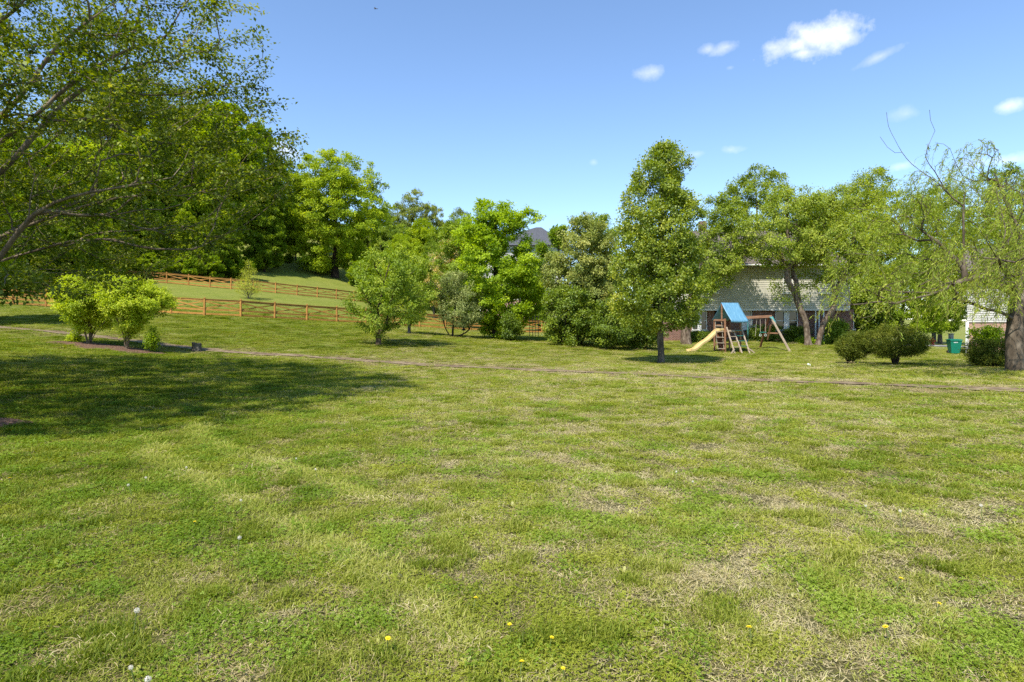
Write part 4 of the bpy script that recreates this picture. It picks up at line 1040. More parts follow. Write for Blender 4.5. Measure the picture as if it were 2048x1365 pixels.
proto('tall', 9, 20, LM['forest'], BARK_G, 401, 300, 90, (.30, .22))
proto('wide', 12, 16, LM['maple'], BARK_G, 402, 320, 90, (.30, .22))
proto('olive', 10, 15, LM['olive'], BARK_G, 403, 280, 90, (.27, .18))
proto('hill', 11, 15, LM['hill'], BARK_G, 404, 200, 60, (.30, .18), lobes=40)
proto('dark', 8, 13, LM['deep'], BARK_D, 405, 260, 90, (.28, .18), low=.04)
proto('low', 5, 4.5, LM['forest'], BARK_D, 406, 150, 80, (.22, .15), low=.02, lobes=40)
proto('pink', 7, 9, LM['pinkish'], BARK_D, 407, 170, 60, (.22, .15))


def wood(key, px, Y, top_py, label, group=None, wscale=1.0, name='woodland_tree', cat='tree'):
    root, h_, w_, used = PROTO[key]
    o = root if not used[0] else copy_tree(root); used[0] = True
    x = (px - CX) / F * Y; z = gz(x, Y); hh = H - (top_py - YH) / F * Y - z
    s_ = max(.25, hh / h_); o.location = (x, Y, z); o.scale = (s_ * wscale, s_ * wscale, s_); o.rotation_euler = (0, 0, random.Random(int(px * 7 + Y)).uniform(0, 6.28))
    o.name = name
    for k_ in ('label', 'category', 'group'):
        if k_ in o: del o[k_]
    tag(o, label, cat, group)


px_tree('maple_tree', 670, 108, [(306, 645, 690), (318, 615, 722), (340, 596, 748), (375, 588, 776), (420, 582, 784), (470, 585, 782), (505, 588, 762), (525, 586, 720), (542, 612, 690)],
        'big rounded tree with a stout trunk standing alone in the sunny meadow on the hill', 'tree', LM['maple'], BARK_D, .55, 410, n_t=650, per=120, leaf=(.32, .23), lobes=110, lobe_r=2.2, spread=1.0, flat=.5, k=.25, seg=.7, up=.65, tip=.02)
WG = 'trees of the wood at the hill edge'
for a in [
    ('tall', 262, 82, 262, 'tall wood-edge tree directly above the twin lime shrubs', 1.0),
    ('tall', 330, 88, 226, 'tall wood-edge tree above the start of the far fence', 1.0),
    ('wide', 395, 92, 232, 'broad yellow-green wood-edge tree above the second post of the far fence', .8),
    ('tall', 455, 97, 200, 'tallest bright tree of the wood, its top beside the overhanging branches', 1.05),
    ('tall', 518, 104, 238, 'tall bright tree at the meadow end of the wood, next to the dark one', .85),
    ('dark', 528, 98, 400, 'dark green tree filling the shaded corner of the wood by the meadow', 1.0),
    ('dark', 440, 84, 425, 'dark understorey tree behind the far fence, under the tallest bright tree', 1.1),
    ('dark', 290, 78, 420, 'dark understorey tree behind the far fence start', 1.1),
    ('wide', 365, 84, 420, 'low broad pale tree hanging over the far fence', .75),
    ('tall', 20, 66, 250, 'tall wood tree showing through the overhanging branches at the picture edge', 1.0),
    ('tall', 95, 70, 270, 'tall wood tree behind the drooping branches above the fence end', 1.0),
    ('wide', 170, 76, 280, 'broad wood tree over the lime shrub tops', .85),
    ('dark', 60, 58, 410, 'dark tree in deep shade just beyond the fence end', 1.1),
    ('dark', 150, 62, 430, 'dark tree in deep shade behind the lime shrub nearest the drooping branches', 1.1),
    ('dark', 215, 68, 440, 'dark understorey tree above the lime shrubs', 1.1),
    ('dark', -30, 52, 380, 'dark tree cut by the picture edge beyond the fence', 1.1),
    ('hill', 215, 118, 165, 'hazy hillside tree high behind the overhanging branches', 1.0),
    ('hill', 285, 124, 150, 'highest hillside tree behind the overhanging branches', 1.0),
    ('hill', 350, 126, 180, 'hillside tree high behind the wood edge', 1.0),
    ('hill', 130, 112, 190, 'hillside tree behind the upper limbs', 1.0),
    ('hill', 415, 124, 205, 'hillside tree peeping over the tall wood edge', 1.0),
    ('olive', 580, 128, 322, 'olive tree close behind the meadow tree on its wood side', 1.0),
    ('olive', 555, 112, 385, 'mid olive tree in the gap between wood and meadow tree', .9),
    ('wide', 592, 116, 420, 'low broad tree filling the gap beside the meadow tree', .8),
    ('olive', 745, 128, 395, 'olive tree behind the shaded side of the meadow tree', .9),
    ('hill', 828, 150, 380, 'grey-green sparse treetop standing highest on the far slope', .8),
    ('hill', 795, 148, 408, 'grey-green treetop just before the highest one on the far slope', .8),
    ('hill', 868, 152, 412, 'small grey-green treetop on the far slope', .8),
    ('hill', 920, 150, 418, 'sparse treetop low on the far slope beside the bright green tree', .8),
    ('olive', 790, 104, 435, 'yellow-green tree half way down the slope, next to the meadow tree', .9),
    ('wide', 845, 92, 440, 'broad mid green tree at the bottom of the slope behind the fence', .8),
    ('olive', 900, 88, 432, 'yellow-green tree before the hidden white walls', .85),
    ('wide', 800, 72, 470, 'leafy tree right behind the near fence and the small lawn trees', .7),
    ('olive', 868, 70, 480, 'leafy olive tree behind the near fence beside the blossom tree', .75),
    ('olive', 960, 80, 440, 'olive tree behind the bright green tree', .8)]:
    wood(a[0], a[1], a[2], a[3], a[4], WG if a[0] in ('tall', 'dark', 'wide') and a[1] < 540 else ('trees on the hill slope' if a[0] == 'hill' else None), a[5])
wood('pink', 905, 64, 475, 'thin tree with faded pinkish blossom among the green ones by the near fence', None, .8, name='blossom_tree')
UG = 'undergrowth bushes along the wood'
for i, (px, Y, tp, lab) in enumerate([(250, 76, 500, 'undergrowth bush behind the lime shrub tops'), (310, 77, 505, 'undergrowth bush by the first far fence post'), (400, 80, 500, 'pale undergrowth bush by the far fence'), (470, 86, 505, 'undergrowth bush behind the larch sapling'), (545, 104, 512, 'undergrowth bush at the shaded meadow corner'),
                                 (575, 112, 508, 'undergrowth bush beside the meadow in shade'), (190, 66, 530, 'undergrowth bush over the near fence by the shrubs'), (110, 60, 540, 'undergrowth bush in deep shade beyond the fence'), (30, 56, 535, 'undergrowth bush at the fence end'), (735, 104, 520, 'bush under the shaded side of the meadow tree'), (770, 84, 540, 'bush behind the small round leafy tree')]):
    wood('low', px, Y, tp, lab, UG, 1.3, name='woodland_bush', cat='bush')
# trees outside the left edge that shade the lawn by the fence
wood('wide', -115, 34, 240, 'broad tree outside the picture edge shading the lawn by the fence', None, .8, name='shade_tree')
# ------------------------------------------------------------------ fences
FW = wood_mat('stained_fence_wood', (.27, .12, .022), (.50, .25, .06), scale=2.5, rough=.7, objvar=.2)
FWD = wood_mat('stained_fence_cap', (.22, .10, .024), (.42, .20, .06), scale=2.5, rough=.7, objvar=.2)


def fence(name, line, n_bays, label, ph, sp=2.44):
    """posts with pointed caps, three rails, a crossed brace in the upper bay half."""
    pts = resample([(a, b, 0) for a, b in line], .1)[:, :2]
    s = np.concatenate([[0], np.cumsum(np.linalg.norm(np.diff(pts, axis=0), axis=1))])
    m = int(s[-1] // sp); at = np.arange(m + 1) * sp
    q = np.stack([np.interp(at, s, pts[:, 0]), np.interp(at, s, pts[:, 1])], 1); z = ground(q[:, 0], q[:, 1])
    root = empty(name, (q[0, 0], q[0, 1], z[0]), label, 'fence')
    o = np.array([q[0, 0], q[0, 1], z[0]])
    pm = cm = None
    for i in range(m + 1):
        p = np.array([q[i, 0], q[i, 1], z[i]]) - o
        if pm is None:
            b_ = MB().box((0, 0, ph / 2 - .15), (.13, .13, ph + .3)); po = b_.build('post', FW, root, bevel=.008); pm = po
            cp = MB().lathe((0, 0, 0), [(.085, 0), (.095, .025), (.05, .045), (.055, .07), (.03, .10), (.004, .115)], 8); co_ = cp.build('post_cap', FW, po); co_.location = (0, 0, ph); cm = co_
        else:
            po = pm.copy(); COL.objects.link(po); po.parent = root; c2 = cm.copy(); COL.objects.link(c2); c2.parent = po
        po.location = tuple(p); po.rotation_euler = (random.Random(i).gauss(0, .012), random.Random(i + 99).gauss(0, .012), 0)
    for i in range(m):
        a = np.array([q[i, 0], q[i, 1], z[i]]) - o; b = np.array([q[i + 1, 0], q[i + 1, 1], z[i + 1]]) - o
        d = (b - a); d[2] = 0; d /= np.linalg.norm(d); a = a + d * .067; b = b - d * .067
        nrm = np.array([d[1], -d[0], 0]) * .024
        Z = lambda p, h, k=0.0: tuple(p + np.array([0, 0, h]) + nrm * k)
        r_ = MB(); jj = random.Random(i * 3 + 1).gauss(0, .008)
        r_.bar(Z(a, ph - .10 + jj), Z(b, ph - .10 - jj), .04, .13)
        r_.bar(Z(a, ph * .36), Z(b, ph * .36 + jj), .04, .12)
        r_.bar(Z(a, .12), Z(b, .12 - jj), .04, .13)
        r_.build('rail', FW, root)
        x_ = MB(); x_.bar(Z(a, ph - .19, 1.15), Z(b, ph * .36 + .09, 1.15), .03, .085); x_.bar(Z(a, ph * .36 + .09, -1.15), Z(b, ph - .19, -1.15), .03, .085)
        x_.build('cross_brace', FW, root)
        t_ = MB().bar(Z(a, ph - .02), Z(b, ph - .02), .11, .03); t_.build('top_rail', FWD, root)
    return root


fence('near_fence', [(-44, 45.8), (-35, 46), (-28, 45.4), (-21.5, 45), (-17.6, 47.5), (-13, 51), (-7, 55), (.85, 59), (6, 61)], 0, 'long orange-brown crossbuck wooden fence crossing the lawn from the edge to the bright green tree', 1.2)
fence('far_fence', [(-47, 71.0), (-39.7, 72), (-34.6, 72.2), (-30.7, 72.5), (-26, 75), (-22, 78), (-18, 82), (-14, 86)], 0, 'higher orange-brown crossbuck wooden fence further up the slope below the wood', 1.2)

# ------------------------------------------------------------------ house materials
SIDE = rough_mat('vinyl_siding', [(.3, (.43, .41, .33)), (.6, (.51, .49, .40)), (.75, (.56, .54, .45))], scale=1.2, rough=.55, bump=.03, spec=.3)
SIDEW = rough_mat('white_siding', [(.3, (.43, .415, .37)), (.7, (.52, .505, .45))], scale=1.2, rough=.55, bump=.03, spec=.3)
BRICK = brick_mat('red_brick', (.15, .055, .038), (.24, .095, .065), (.30, .26, .22))
BRICK2 = brick_mat('tan_brick', (.34, .175, .115), (.46, .26, .18), (.45, .40, .34))
TRIM = plain('white_trim', (.72, .71, .67), rough=.5)
GLASS = glass_mat('window_glass')
ROOF = rough_mat('brown_shingles', [(.3, (.075, .062, .055)), (.5, (.14, .115, .10)), (.7, (.21, .18, .16))], scale=9, rough=.95, bump=.6, bscale=22, spec=.1, stretch=(1, 1, 3))
ROOFD = rough_mat('slate_shingles', [(.3, (.05, .052, .058)), (.5, (.085, .088, .098)), (.7, (.13, .135, .15))], scale=9, rough=.9, bump=.5, bscale=22, spec=.15, stretch=(1, 1, 3))


def clap(mb, x0, x1, y, z0, z1, step=.15, dep=.034, holes=()):
    """lapped boards on a wall facing -y."""
    z = z0
    while z < z1 - .01:
        zt = min(z + step, z1)
        mb.add([(x0, y - dep, z), (x1, y - dep, z), (x1, y, zt), (x0, y, zt), (x0, y, z), (x1, y, z)], [(0, 1, 2, 3), (4, 5, 1, 0), (0, 3, 4), (1, 5, 2)])
        z = zt


def window(parent, xc, y, z0, w_, h_, n=2, mull=.16, label=None):
    """frame with n double-hung sashes; sub-parts: panes and sill."""
    f = MB(); fr = .07; d = .10
    f.box((xc - w_ / 2 + fr / 2, y, z0 + h_ / 2), (fr, d, h_)); f.box((xc + w_ / 2 - fr / 2, y, z0 + h_ / 2), (fr, d, h_))
    f.box((xc, y, z0 + h_ - fr / 2), (w_ - 2 * fr, d, fr)); f.box((xc, y, z0 + fr / 2), (w_ - 2 * fr, d, fr))
    iw = (w_ - 2 * fr - (n - 1) * mull) / n; cs = []
    for k in range(n):
        c = xc - w_ / 2 + fr + iw / 2 + k * (iw + mull); cs.append(c)
        if k < n - 1: f.box((c + iw / 2 + mull / 2, y - .01, z0 + h_ / 2), (mull, d, h_ - 2 * fr))
        f.box((c, y + .006, z0 + h_ * .5), (iw, d * .6, .05))
    fo = f.build('window', TRIM, parent)
    for c in cs:
        MB().box((c, y + .03, z0 + h_ * .25 + .01), (iw + .01, .012, h_ / 2 - .05)).build('pane', GLASS, fo)
        MB().box((c, y + .02, z0 + h_ * .75 - .01), (iw + .01, .012, h_ / 2 - .05)).build('pane', GLASS, fo)
    MB().box((xc, y - .07, z0 - .035), (w_ + .12, .2, .06)).build('sill', TRIM, fo)
    return fo


# ---- brick and siding house behind the play set
def X(px, Y): return (px - CX) / F * Y


YF = 49.0; sc = YF / F
zb = H - (684 - YH) * sc; ze = H - (534 - YH) * sc; zs = H - (619 - YH) * sc
hx0, hx1 = X(1322, YF), X(1708, YF); base = np.array([(hx0 + hx1) / 2, YF, zb - .3])
hs = empty('brick_house', base, 'house with grey siding overhanging a red brick ground floor, behind the wooden play set', 'house')
lx = lambda px: X(px, YF) - base[0]
Lz = lambda z: z - base[2]
wl = MB()
# brick ground floor with window and door openings left between piers
segs = [(1322, 1384), (1415, 1429), (1443, 1482), (1505, 1551), (1597, 1708)]
for a, b in segs: wl.box(((lx(a) + lx(b)) / 2, .14, Lz((zb - .4 + zs) / 2)), (lx(b) - lx(a), .24, zs - zb + .4))
zsill = H - (663 - YH) * sc
for a, b in [(1384, 1415), (1482, 1505), (1551, 1597)]: wl.box(((lx(a) + lx(b)) / 2, .14, Lz((zb - .4 + zsill) / 2)), (lx(b) - lx(a) - .004, .235, zsill - zb + .4))
wl.build('brick_wall', BRICK, hs)
inn = MB().box((0, 5.2, Lz((zb + zs) / 2)), (hx1 - hx0 - .1, 9.4, zs - zb - .06)); inn.build('interior_wall', plain('dark_interior', (.03, .028, .025), rough=.9), hs)
sw = MB(); clap(sw, lx(1322), lx(1692), -.42, Lz(zs), Lz(ze), holes=())
sw.box(((lx(1322) + lx(1692)) / 2, 4.6, Lz((zs + ze) / 2)), (lx(1692) - lx(1322) - .01, 10.0, ze - zs))
sw.build('siding_wall', SIDE, hs)
MB().box(((lx(1322) + lx(1692)) / 2, -.26, Lz(zs) - .06), (lx(1692) - lx(1322), .42, .10)).build('soffit', TRIM, hs)
for x in (lx(1692) + .02, lx(1322) - .02): MB().box((x, -.40, Lz((zs + ze) / 2)), (.10, .12, ze - zs)).build('corner_trim', TRIM, hs)
zr = H - (462 - YH) * (YF + 4.5) / F
rf = MB(); xa, xb = lx(1322) - .5, lx(1692) + .5; ya, yb = -.95, 10.1; zel, zrl = Lz(ze) + .08, Lz(zr)
ym = (ya + yb) / 2; t = .12
rf.add([(xa, ya, zel), (xb, ya, zel), (xb - 3.0, ym, zrl), (xa + 3.0, ym, zrl), (xb, yb, zel), (xa, yb, zel)], [(0, 1, 2, 3), (4, 5, 3, 2), (1, 4, 2), (5, 0, 3)])
rf.add([(xa, ya, zel - t), (xb, ya, zel - t), (xb, yb, zel - t), (xa, yb, zel - t), (xa, ya, zel - .004), (xb, ya, zel - .004), (xb, yb, zel - .004), (xa, yb, zel - .004)], [(0, 3, 2, 1), (0, 1, 5, 4), (1, 2, 6, 5), (2, 3, 7, 6), (3, 0, 4, 7)])
ro = rf.build('roof', ROOF, hs)
MB().tube([(xa, ya - .07, zel - .05), (xb, ya - .07, zel - .05)], .07, 8).build('gutter', TRIM, ro)
MB().box((xa + 5.5, ym + 1.2, zrl + .2), (.6, .5, 1.6)).build('chimney', BRICK, ro)
WZ = Lz(zs) - .13
zw = Lz(zsill) + .07
window(hs, (lx(1384) + lx(1415)) / 2, .12, zw, lx(1415) - lx(1384) - .02, WZ - zw, 2, .30)
window(hs, (lx(1551) + lx(1597)) / 2, .12, zw, lx(1597) - lx(1551) - .02, WZ - zw, 2, .42)
zmid = Lz(H - (640 - YH) * sc)
window(hs, (lx(1482) + lx(1505)) / 2, .12, zmid, lx(1505) - lx(1482) - .02, WZ - zmid, 1)
MB().box(((lx(1482) + lx(1505)) / 2, .0, (zw + zmid) / 2 - .04), (lx(1505) - lx(1482) - .02, .05, zmid - zw - .1)).build('window_panel', TRIM, hs)
window(hs, (lx(1560) + lx(1580)) / 2, -.46, Lz(ze) - 2.1, lx(1580) - lx(1560), 1.35, 1)
window(hs, lx(1645), -.46, Lz(ze) - 2.1, 1.1, 1.35, 1)
window(hs, lx(1420), -.46, Lz(ze) - 2.1, 1.1, 1.35, 1)
dr = MB().box(((lx(1429) + lx(1443)) / 2, .17, Lz(zb + 1.05)), (lx(1443) - lx(1429) - .03, .06, 2.2)); do = dr.build('door', plain('dark_door', (.045, .022, .016), rough=.5), hs)
MB().box((lx(1441), .13, Lz(zb + 1.05)), (.03, .05, .12)).build('handle', plain('brass', (.5, .4, .2), rough=.3, metal=1), do)
for px in (1627, 1634, 1643): MB().box((lx(px), -.32, Lz((zb + zs) / 2) - .06), (.09, .09, zs - zb - .12)).build('porch_post', TRIM, hs)
mt = MB(); mt.box((lx(1706), -.08, Lz(zb + .75)), (.26, .16, .55)); mt.tube([(lx(1706), -.08, Lz(zb + 1.0)), (lx(1706), -.08, Lz(zb + 2.3))], .035)
mo = mt.build('electric_meter', plain('meter_grey', (.35, .36, .36), rough=.4), hs)
ml = MB().tube([(lx(1706), -.165, Lz(zb + .85)), (lx(1706), -.22, Lz(zb + .85))], .09, 12); ml.build('dial', GLASS, mo)

# foundation hedge and shrubs
for i, (a, b, tp, Y, lab) in enumerate([(1492, 1562, 651, 47.2, 'dark green clipped hedge below the brick wall behind the swings'), (1563, 1618, 655, 47.4, 'dark green hedge under the pair of tall windows'), (1378, 1424, 664, 46.8, 'low scruffy shrub under the windows behind the slide')]):
    px_tree('hedge', (a + b) / 2, Y, [(tp, a + 6, b - 6), (tp + 6, a, b), (680, a, b), (690, a + 4, b - 4)], lab, 'hedge', LM['ever'], BARK_D, .05, 500 + i, n_t=150, per=90, leaf=(.085, .05), spread=.24, shell=.3, k=.2, seg=.25, depth=.45, tint=.45)
px_tree('leafy_shrub', 1668, 46.4, [(640, 1655, 1685), (655, 1645, 1700), (675, 1642, 1702), (690, 1648, 1698)], 'light green leafy shrub beside the foot of the leaning pale birch', 'shrub', LM['crab'], BARK_D, .04, 505, n_t=110, per=80, leaf=(.12, .07), spread=.28, k=.2)
px_tree('leafy_shrub', 1606, 44.8, [(676, 1598, 1640), (684, 1590, 1650), (692, 1592, 1648)], 'patch of bright weeds round the feet of the two birches', 'shrub', LM['bright'], BARK_D, .03, 506, n_t=60, per=60, leaf=(.12, .05), spread=.2, k=.2, tint=.4)

# ---- house with the dark grey roof
Y2 = 77.0; x0, x1 = X(962, Y2), X(1124, Y2); z0_ = gz((x0 + x1) / 2, Y2); base2 = np.array([(x0 + x1) / 2, Y2, z0_ - .6])
h2 = empty('grey_roof_house', base2, 'tall house with dark grey hipped roof, half hidden behind the bright green tree', 'house')
w2 = (x1 - x0) / 2; zt = H - (492 - YH) * Y2 / F - base2[2]; zbk = H - (600 - YH) * Y2 / F - base2[2]
b_ = MB(); b_.box((0, 5, zbk / 2), (2 * w2, 10, zbk)); b_.build('brick_wall', BRICK2, h2)
s_ = MB(); clap(s_, -w2, w2, -.03, zbk, zt, .15); s_.box((0, 5, (zbk + zt) / 2), (2 * w2 - .02, 9.96, zt - zbk)); s_.build('siding_wall', SIDEW, h2)
pk = H - (455 - YH) * (Y2 + 5) / F - base2[2]; r2_ = MB(); e = .6
pxp = X(1083, Y2 + 5) - base2[0]
r2_.add([(-w2 - e, -e, zt), (w2 + e, -e, zt), (w2 + e, 10 + e, zt), (-w2 - e, 10 + e, zt), (pxp - .7, 5, pk), (pxp, 5, pk)], [(0, 1, 5, 4), (1, 2, 5), (2, 3, 4, 5), (3, 0, 4), (0, 3, 2, 1)])
r2_.build('roof', ROOFD, h2)
for px in (985, 1030, 1062, 1105):
    for zz in (zbk + .7, .9 + .6): window(h2, X(px, Y2) - base2[0], -.05, zz, 1.0, 1.5, 1)
MB().box((-w2 - .1, -.06, zt / 2), (.16, .2, zt)).build('corner_trim', TRIM, h2)

# ---- white sided gable house at the right
Y3 = 42.5; x0, x1 = X(1934, Y3), X(2190, Y3); z3 = gz(x0 + 3, Y3); base3 = np.array([(x0 + x1) / 2, Y3, z3 - .3])
h3 = empty('white_sided_house', base3, 'house gable of white siding over orange brick, behind the willow trunk', 'house')
w3 = (x1 - x0) / 2; zk = H - (645 - YH) * Y3 / F - base3[2]; zt3 = 5.6
b_ = MB(); b_.box((0, 4.5, zk / 2), (2 * w3, 9, zk)); b_.build('brick_wall', BRICK2, h3)
s_ = MB(); clap(s_, -w3, w3, -.03, zk, zt3); s_.box((0, 4.5, (zk + zt3) / 2), (2 * w3 - .02, 8.96, zt3 - zk)); s_.build('siding_wall', SIDEW, h3)
r3_ = MB(); r3_.add([(-w3 - .5, -.6, zt3), (w3 + .5, -.6, zt3), (w3 + .5, 9.6, zt3), (-w3 - .5, 9.6, zt3), (-w3 - .5, 4.5, zt3 + 2.4), (w3 + .5, 4.5, zt3 + 2.4)], [(0, 1, 5, 4), (2, 3, 4, 5), (0, 4, 3), (1, 2, 5), (0, 3, 2, 1)])
r3_.build('roof', ROOF, h3)
MB().box((-w3 + .02, -.07, zk / 2), (.18, .14, zk)).build('corner_trim', TRIM, h3)
MB().tube([(-w3 + .35, -.1, zk), (-w3 + .35, -.1, zt3)], .05).build('downspout', TRIM, h3)
h3.location = (x0 + w3 * math.cos(R(39)), Y3 - w3 * math.sin(R(39)), base3[2]); h3.rotation_euler = (0, 0, R(-39))
window(h3, 1.2, -.06, zk + .9, 1.0, 1.3, 1)
window(h3, 1.6, -.06, .9, 1.2, 1.1, 1)

# ------------------------------------------------------------------ wooden play set
PSW = wood_mat('weathered_playset_wood', (.26, .19, .13), (.52, .42, .31), scale=4)
PSR = wood_mat('red_brown_wood', (.10, .035, .02), (.21, .085, .045), scale=3)
PSO = wood_mat('redwood_beam', (.22, .10, .05), (.40, .22, .13), scale=3)
BLUE = rough_mat('blue_vinyl', [(.3, (.09, .235, .36)), (.6, (.13, .30, .43)), (.75, (.21, .39, .50))], scale=3, rough=.45, bump=.25, bscale=7, spec=.4, stretch=(6, 1, 1))
YEL = plain('yellow_plastic', (.62, .46, .20), rough=.35, var=.06)
GRN = plain('green_plastic', (.02, .16, .12), rough=.4)
TEAL = plain('teal_plastic', (.06, .28, .27), rough=.4)
WHT = plain('white_plastic', (.75, .78, .74), rough=.4)
ROPE = plain('rope', (.48, .42, .32), rough=.9)
AN = R(16); ux, uy = math.cos(AN), math.sin(AN)
pb = np.array([X(1472, 40.2), 40.2, gz(X(1472, 40.2), 40.2)])
ps = empty('play_set', pb, 'wooden play set with blue canopy, yellow slide, ladder and a swing beam on an A-frame', 'play set')


def U(u, v, h): return (u * ux + v * uy, u * uy - v * ux, h)


def gh(u, v):
    q = U(u, v, 0); return gz(pb[0] + q[0], pb[1] + q[1]) - pb[2]


UP = (uy, -ux, 0)
ua, ub, vf, vb = -.88, .26, .10, -1.05
fr = MB()
for u in (ua, ub):
    fr.bar(U(u, vb, gh(u, vb) - .1), U(u, vb, 2.05), .09, .09, UP)
    fr.bar(U(u, vf, gh(u, vf) - .1), U(u, vf, 2.15), .09, .09, UP)
fr.bar(U(ua, vf + .05, 1.36), U(ub, vf + .05, 1.36), .04, .10); fr.bar(U(ua, vb - .05, 1.36), U(ub, vb - .05, 1.36), .04, .10)
fr.bar(U(ua - .05, vf, 2.06), U(ua - .05, vb, 2.06), .04, .10); fr.bar(U(ub + .05, vf, 2.06), U(ub + .05, vb, 2.06), .04, .10)
fr.bar(U(ua, vb, .5), U(ub, vb, .5), .04, .10)
fr.build('tower_frame', PSO, ps, bevel=.006)
ga = MB(); vm = (vf + vb) / 2 + .25
ga.bar(U(ua - .02, vm, 1.9), U(ua - .02, vm, 3.12), .05, .09, UP); ga.bar(U(ub + .02, vm, 1.9), U(ub + .02, vm, 3.12), .05, .09, UP); ga.bar(U(ua - .02, vm, 3.12), U(ub + .02, vm, 3.12), .05, .05)
ga.build('canopy_post', PSO, ps)
dk = MB()
for k in range(8):
    v = vb + (vf - vb) * (k + .5) / 8; dk.bar(U(ua + .05, v, 1.30), U(ub - .05, v, 1.30), .13, .035)
dk.build('deck', PSW, ps)
cn = MB(); ns = 10; rows_ = []
ve, vbk = .80, -1.25
for k in range(-ns, ns + 1):
    t_ = k / ns; v = vm + (ve - vm) * t_ if t_ > 0 else vm + (vm - vbk) * t_
    h = 3.18 - 1.14 * abs(t_) - .05 * math.sin(math.pi * abs(t_)); rows_.append((v, h))
rows_ = [(ve + .0, 1.93)] and rows_ + [(ve + .01, 1.92)]
nu = 12; V_ = []
for (v, h) in rows_:
    for j in range(nu + 1):
        s_ = j / nu; u = ua - .06 + (ub - ua + .12) * s_
        V_.append(U(u, v, h + .008 * math.sin(s_ * 40) - .025 * math.sin(math.pi * s_) * (1 if abs(v - vm) > .2 else .2)))
nr = len(rows_); Fc = [(i * (nu + 1) + j, i * (nu + 1) + j + 1, (i + 1) * (nu + 1) + j + 1, (i + 1) * (nu + 1) + j) for i in range(nr - 1) for j in range(nu)]
c_o = MB().add(V_, Fc).build('canopy', BLUE, ps, smooth=True); md = c_o.modifiers.new('thick', 'SOLIDIFY'); md.thickness = .012
wp = MB()
for k in range(5): wp.bar(U(ua + .02 + k * .11, vb + .55, .0), U(ua + .12 + k * .11, vb + .12, 1.28), .105, .03, UP)
wp.build('climbing_wall', PSR, ps)
rp = MB()
for k in range(3): rp.bar(U(ub - .40 + k * .14, vb + .08, .95), U(ub - .40 + k * .14, vb + .08, 2.02), .135, .03, UP)
rp.build('back_panel', PSR, ps)
for k in range(4):
    h = 1.42 + .19 * k if k < 1 else None
MB().bar(U(ua, vb, 1.75), U(ub, vb, 1.75), .03, .09).build('guard_rail', PSO, ps)
# ladder: three sloping rails, wooden rungs at one side, green steps at the other
lad = MB(); lu = (-.80, -.27, .28)
for i, u in enumerate(lu): lad.bar(U(u, .14, 1.62 if i != 1 else 1.38), U(u + .02, .98, gh(u, .98) - .02), .085, .05, UP)
for u, dx in ((lu[0], -.3), (lu[2], .36)): lad.bar(U(u + .02 + dx, 1.0, gh(u, 1.0) + .0), U(u + .02, .93, .24), .07, .05, UP)
lad.bar(U(lu[0], .22, 1.40), U(lu[2], .22, 1.40), .05, .06)
lo = lad.build('ladder', PSW, ps)
for k in range(4):
    f = (k + .75) / 5; v = .14 + .84 * f; h = 1.62 * (1 - f) - .03
    MB().bar(U(lu[0] + .04, v, h), U(lu[1] - .04, v, h), .07, .04).build('rung', PSW, lo)
for k in range(4):
    f = (k + .7) / 5; v = .14 + .84 * f; h = 1.62 * (1 - f)
    MB().bar(U(lu[1] + .05, v, h), U(lu[2] - .05, v, h), .08, .045).build('step', GRN, lo)
# rope ladder arm
MB().bar(U(ua - .72, .02, 2.06), U(ua + .05, .02, 2.06), .08, .12).build('side_beam', PSO, ps)
rl = MB()
for u, du in ((ua - .66, .10), (ua - .20, .10)): rl.tube([U(u, .02, 2.0), U(u + .04, .06, 1.1), U(u + du, .12, .22)], .014, 5)
ro_ = rl.build('rope_ladder', ROPE, ps)
for k in range(5):
    h = 1.70 - .36 * k; d_ = .1 * (2.0 - h) / 1.8
    MB().bar(U(ua - .70 + d_, .05 + .03 * k, h), U(ua - .15 + d_, .05 + .03 * k, h - .015), .045, .045).build('rung', PSW, ro_)
# wavy slide with raised edges
sl_ = MB(); path = [(-.0, 1.40), (-.22, 1.41), (-.45, 1.28), (-.8, .98), (-1.15, .72), (-1.45, .56), (-1.7, .38), (-1.95, .18), (-2.2, .09), (-2.42, .07)]
pt = resample([(a, b, 0) for a, b in path], .08)[:, :2]; V_ = []
prof_ = [(-.27, .0), (-.28, .13), (-.235, .14), (-.22, .03), (-.10, .0), (.10, .0), (.22, .03), (.235, .14), (.28, .13), (.27, .0), (.1, -.03), (-.1, -.03)]
for a, b in pt:
    gg = gh(ua + a, .25) * (1 - b / 1.4)
    for v, h in prof_: V_.append(U(ua + a, -.25 + v + .0, b + h + gg))
m_ = len(prof_); Fc = [(i * m_ + j, i * m_ + (j + 1) % m_, (i + 1) * m_ + (j + 1) % m_, (i + 1) * m_ + j) for i in range(len(pt) - 1) for j in range(m_)]
Fc += [tuple(range(m_)), tuple(range((len(pt) - 1) * m_, len(pt) * m_))[::-1]]
MB().add(V_, Fc).build('slide', YEL, ps)
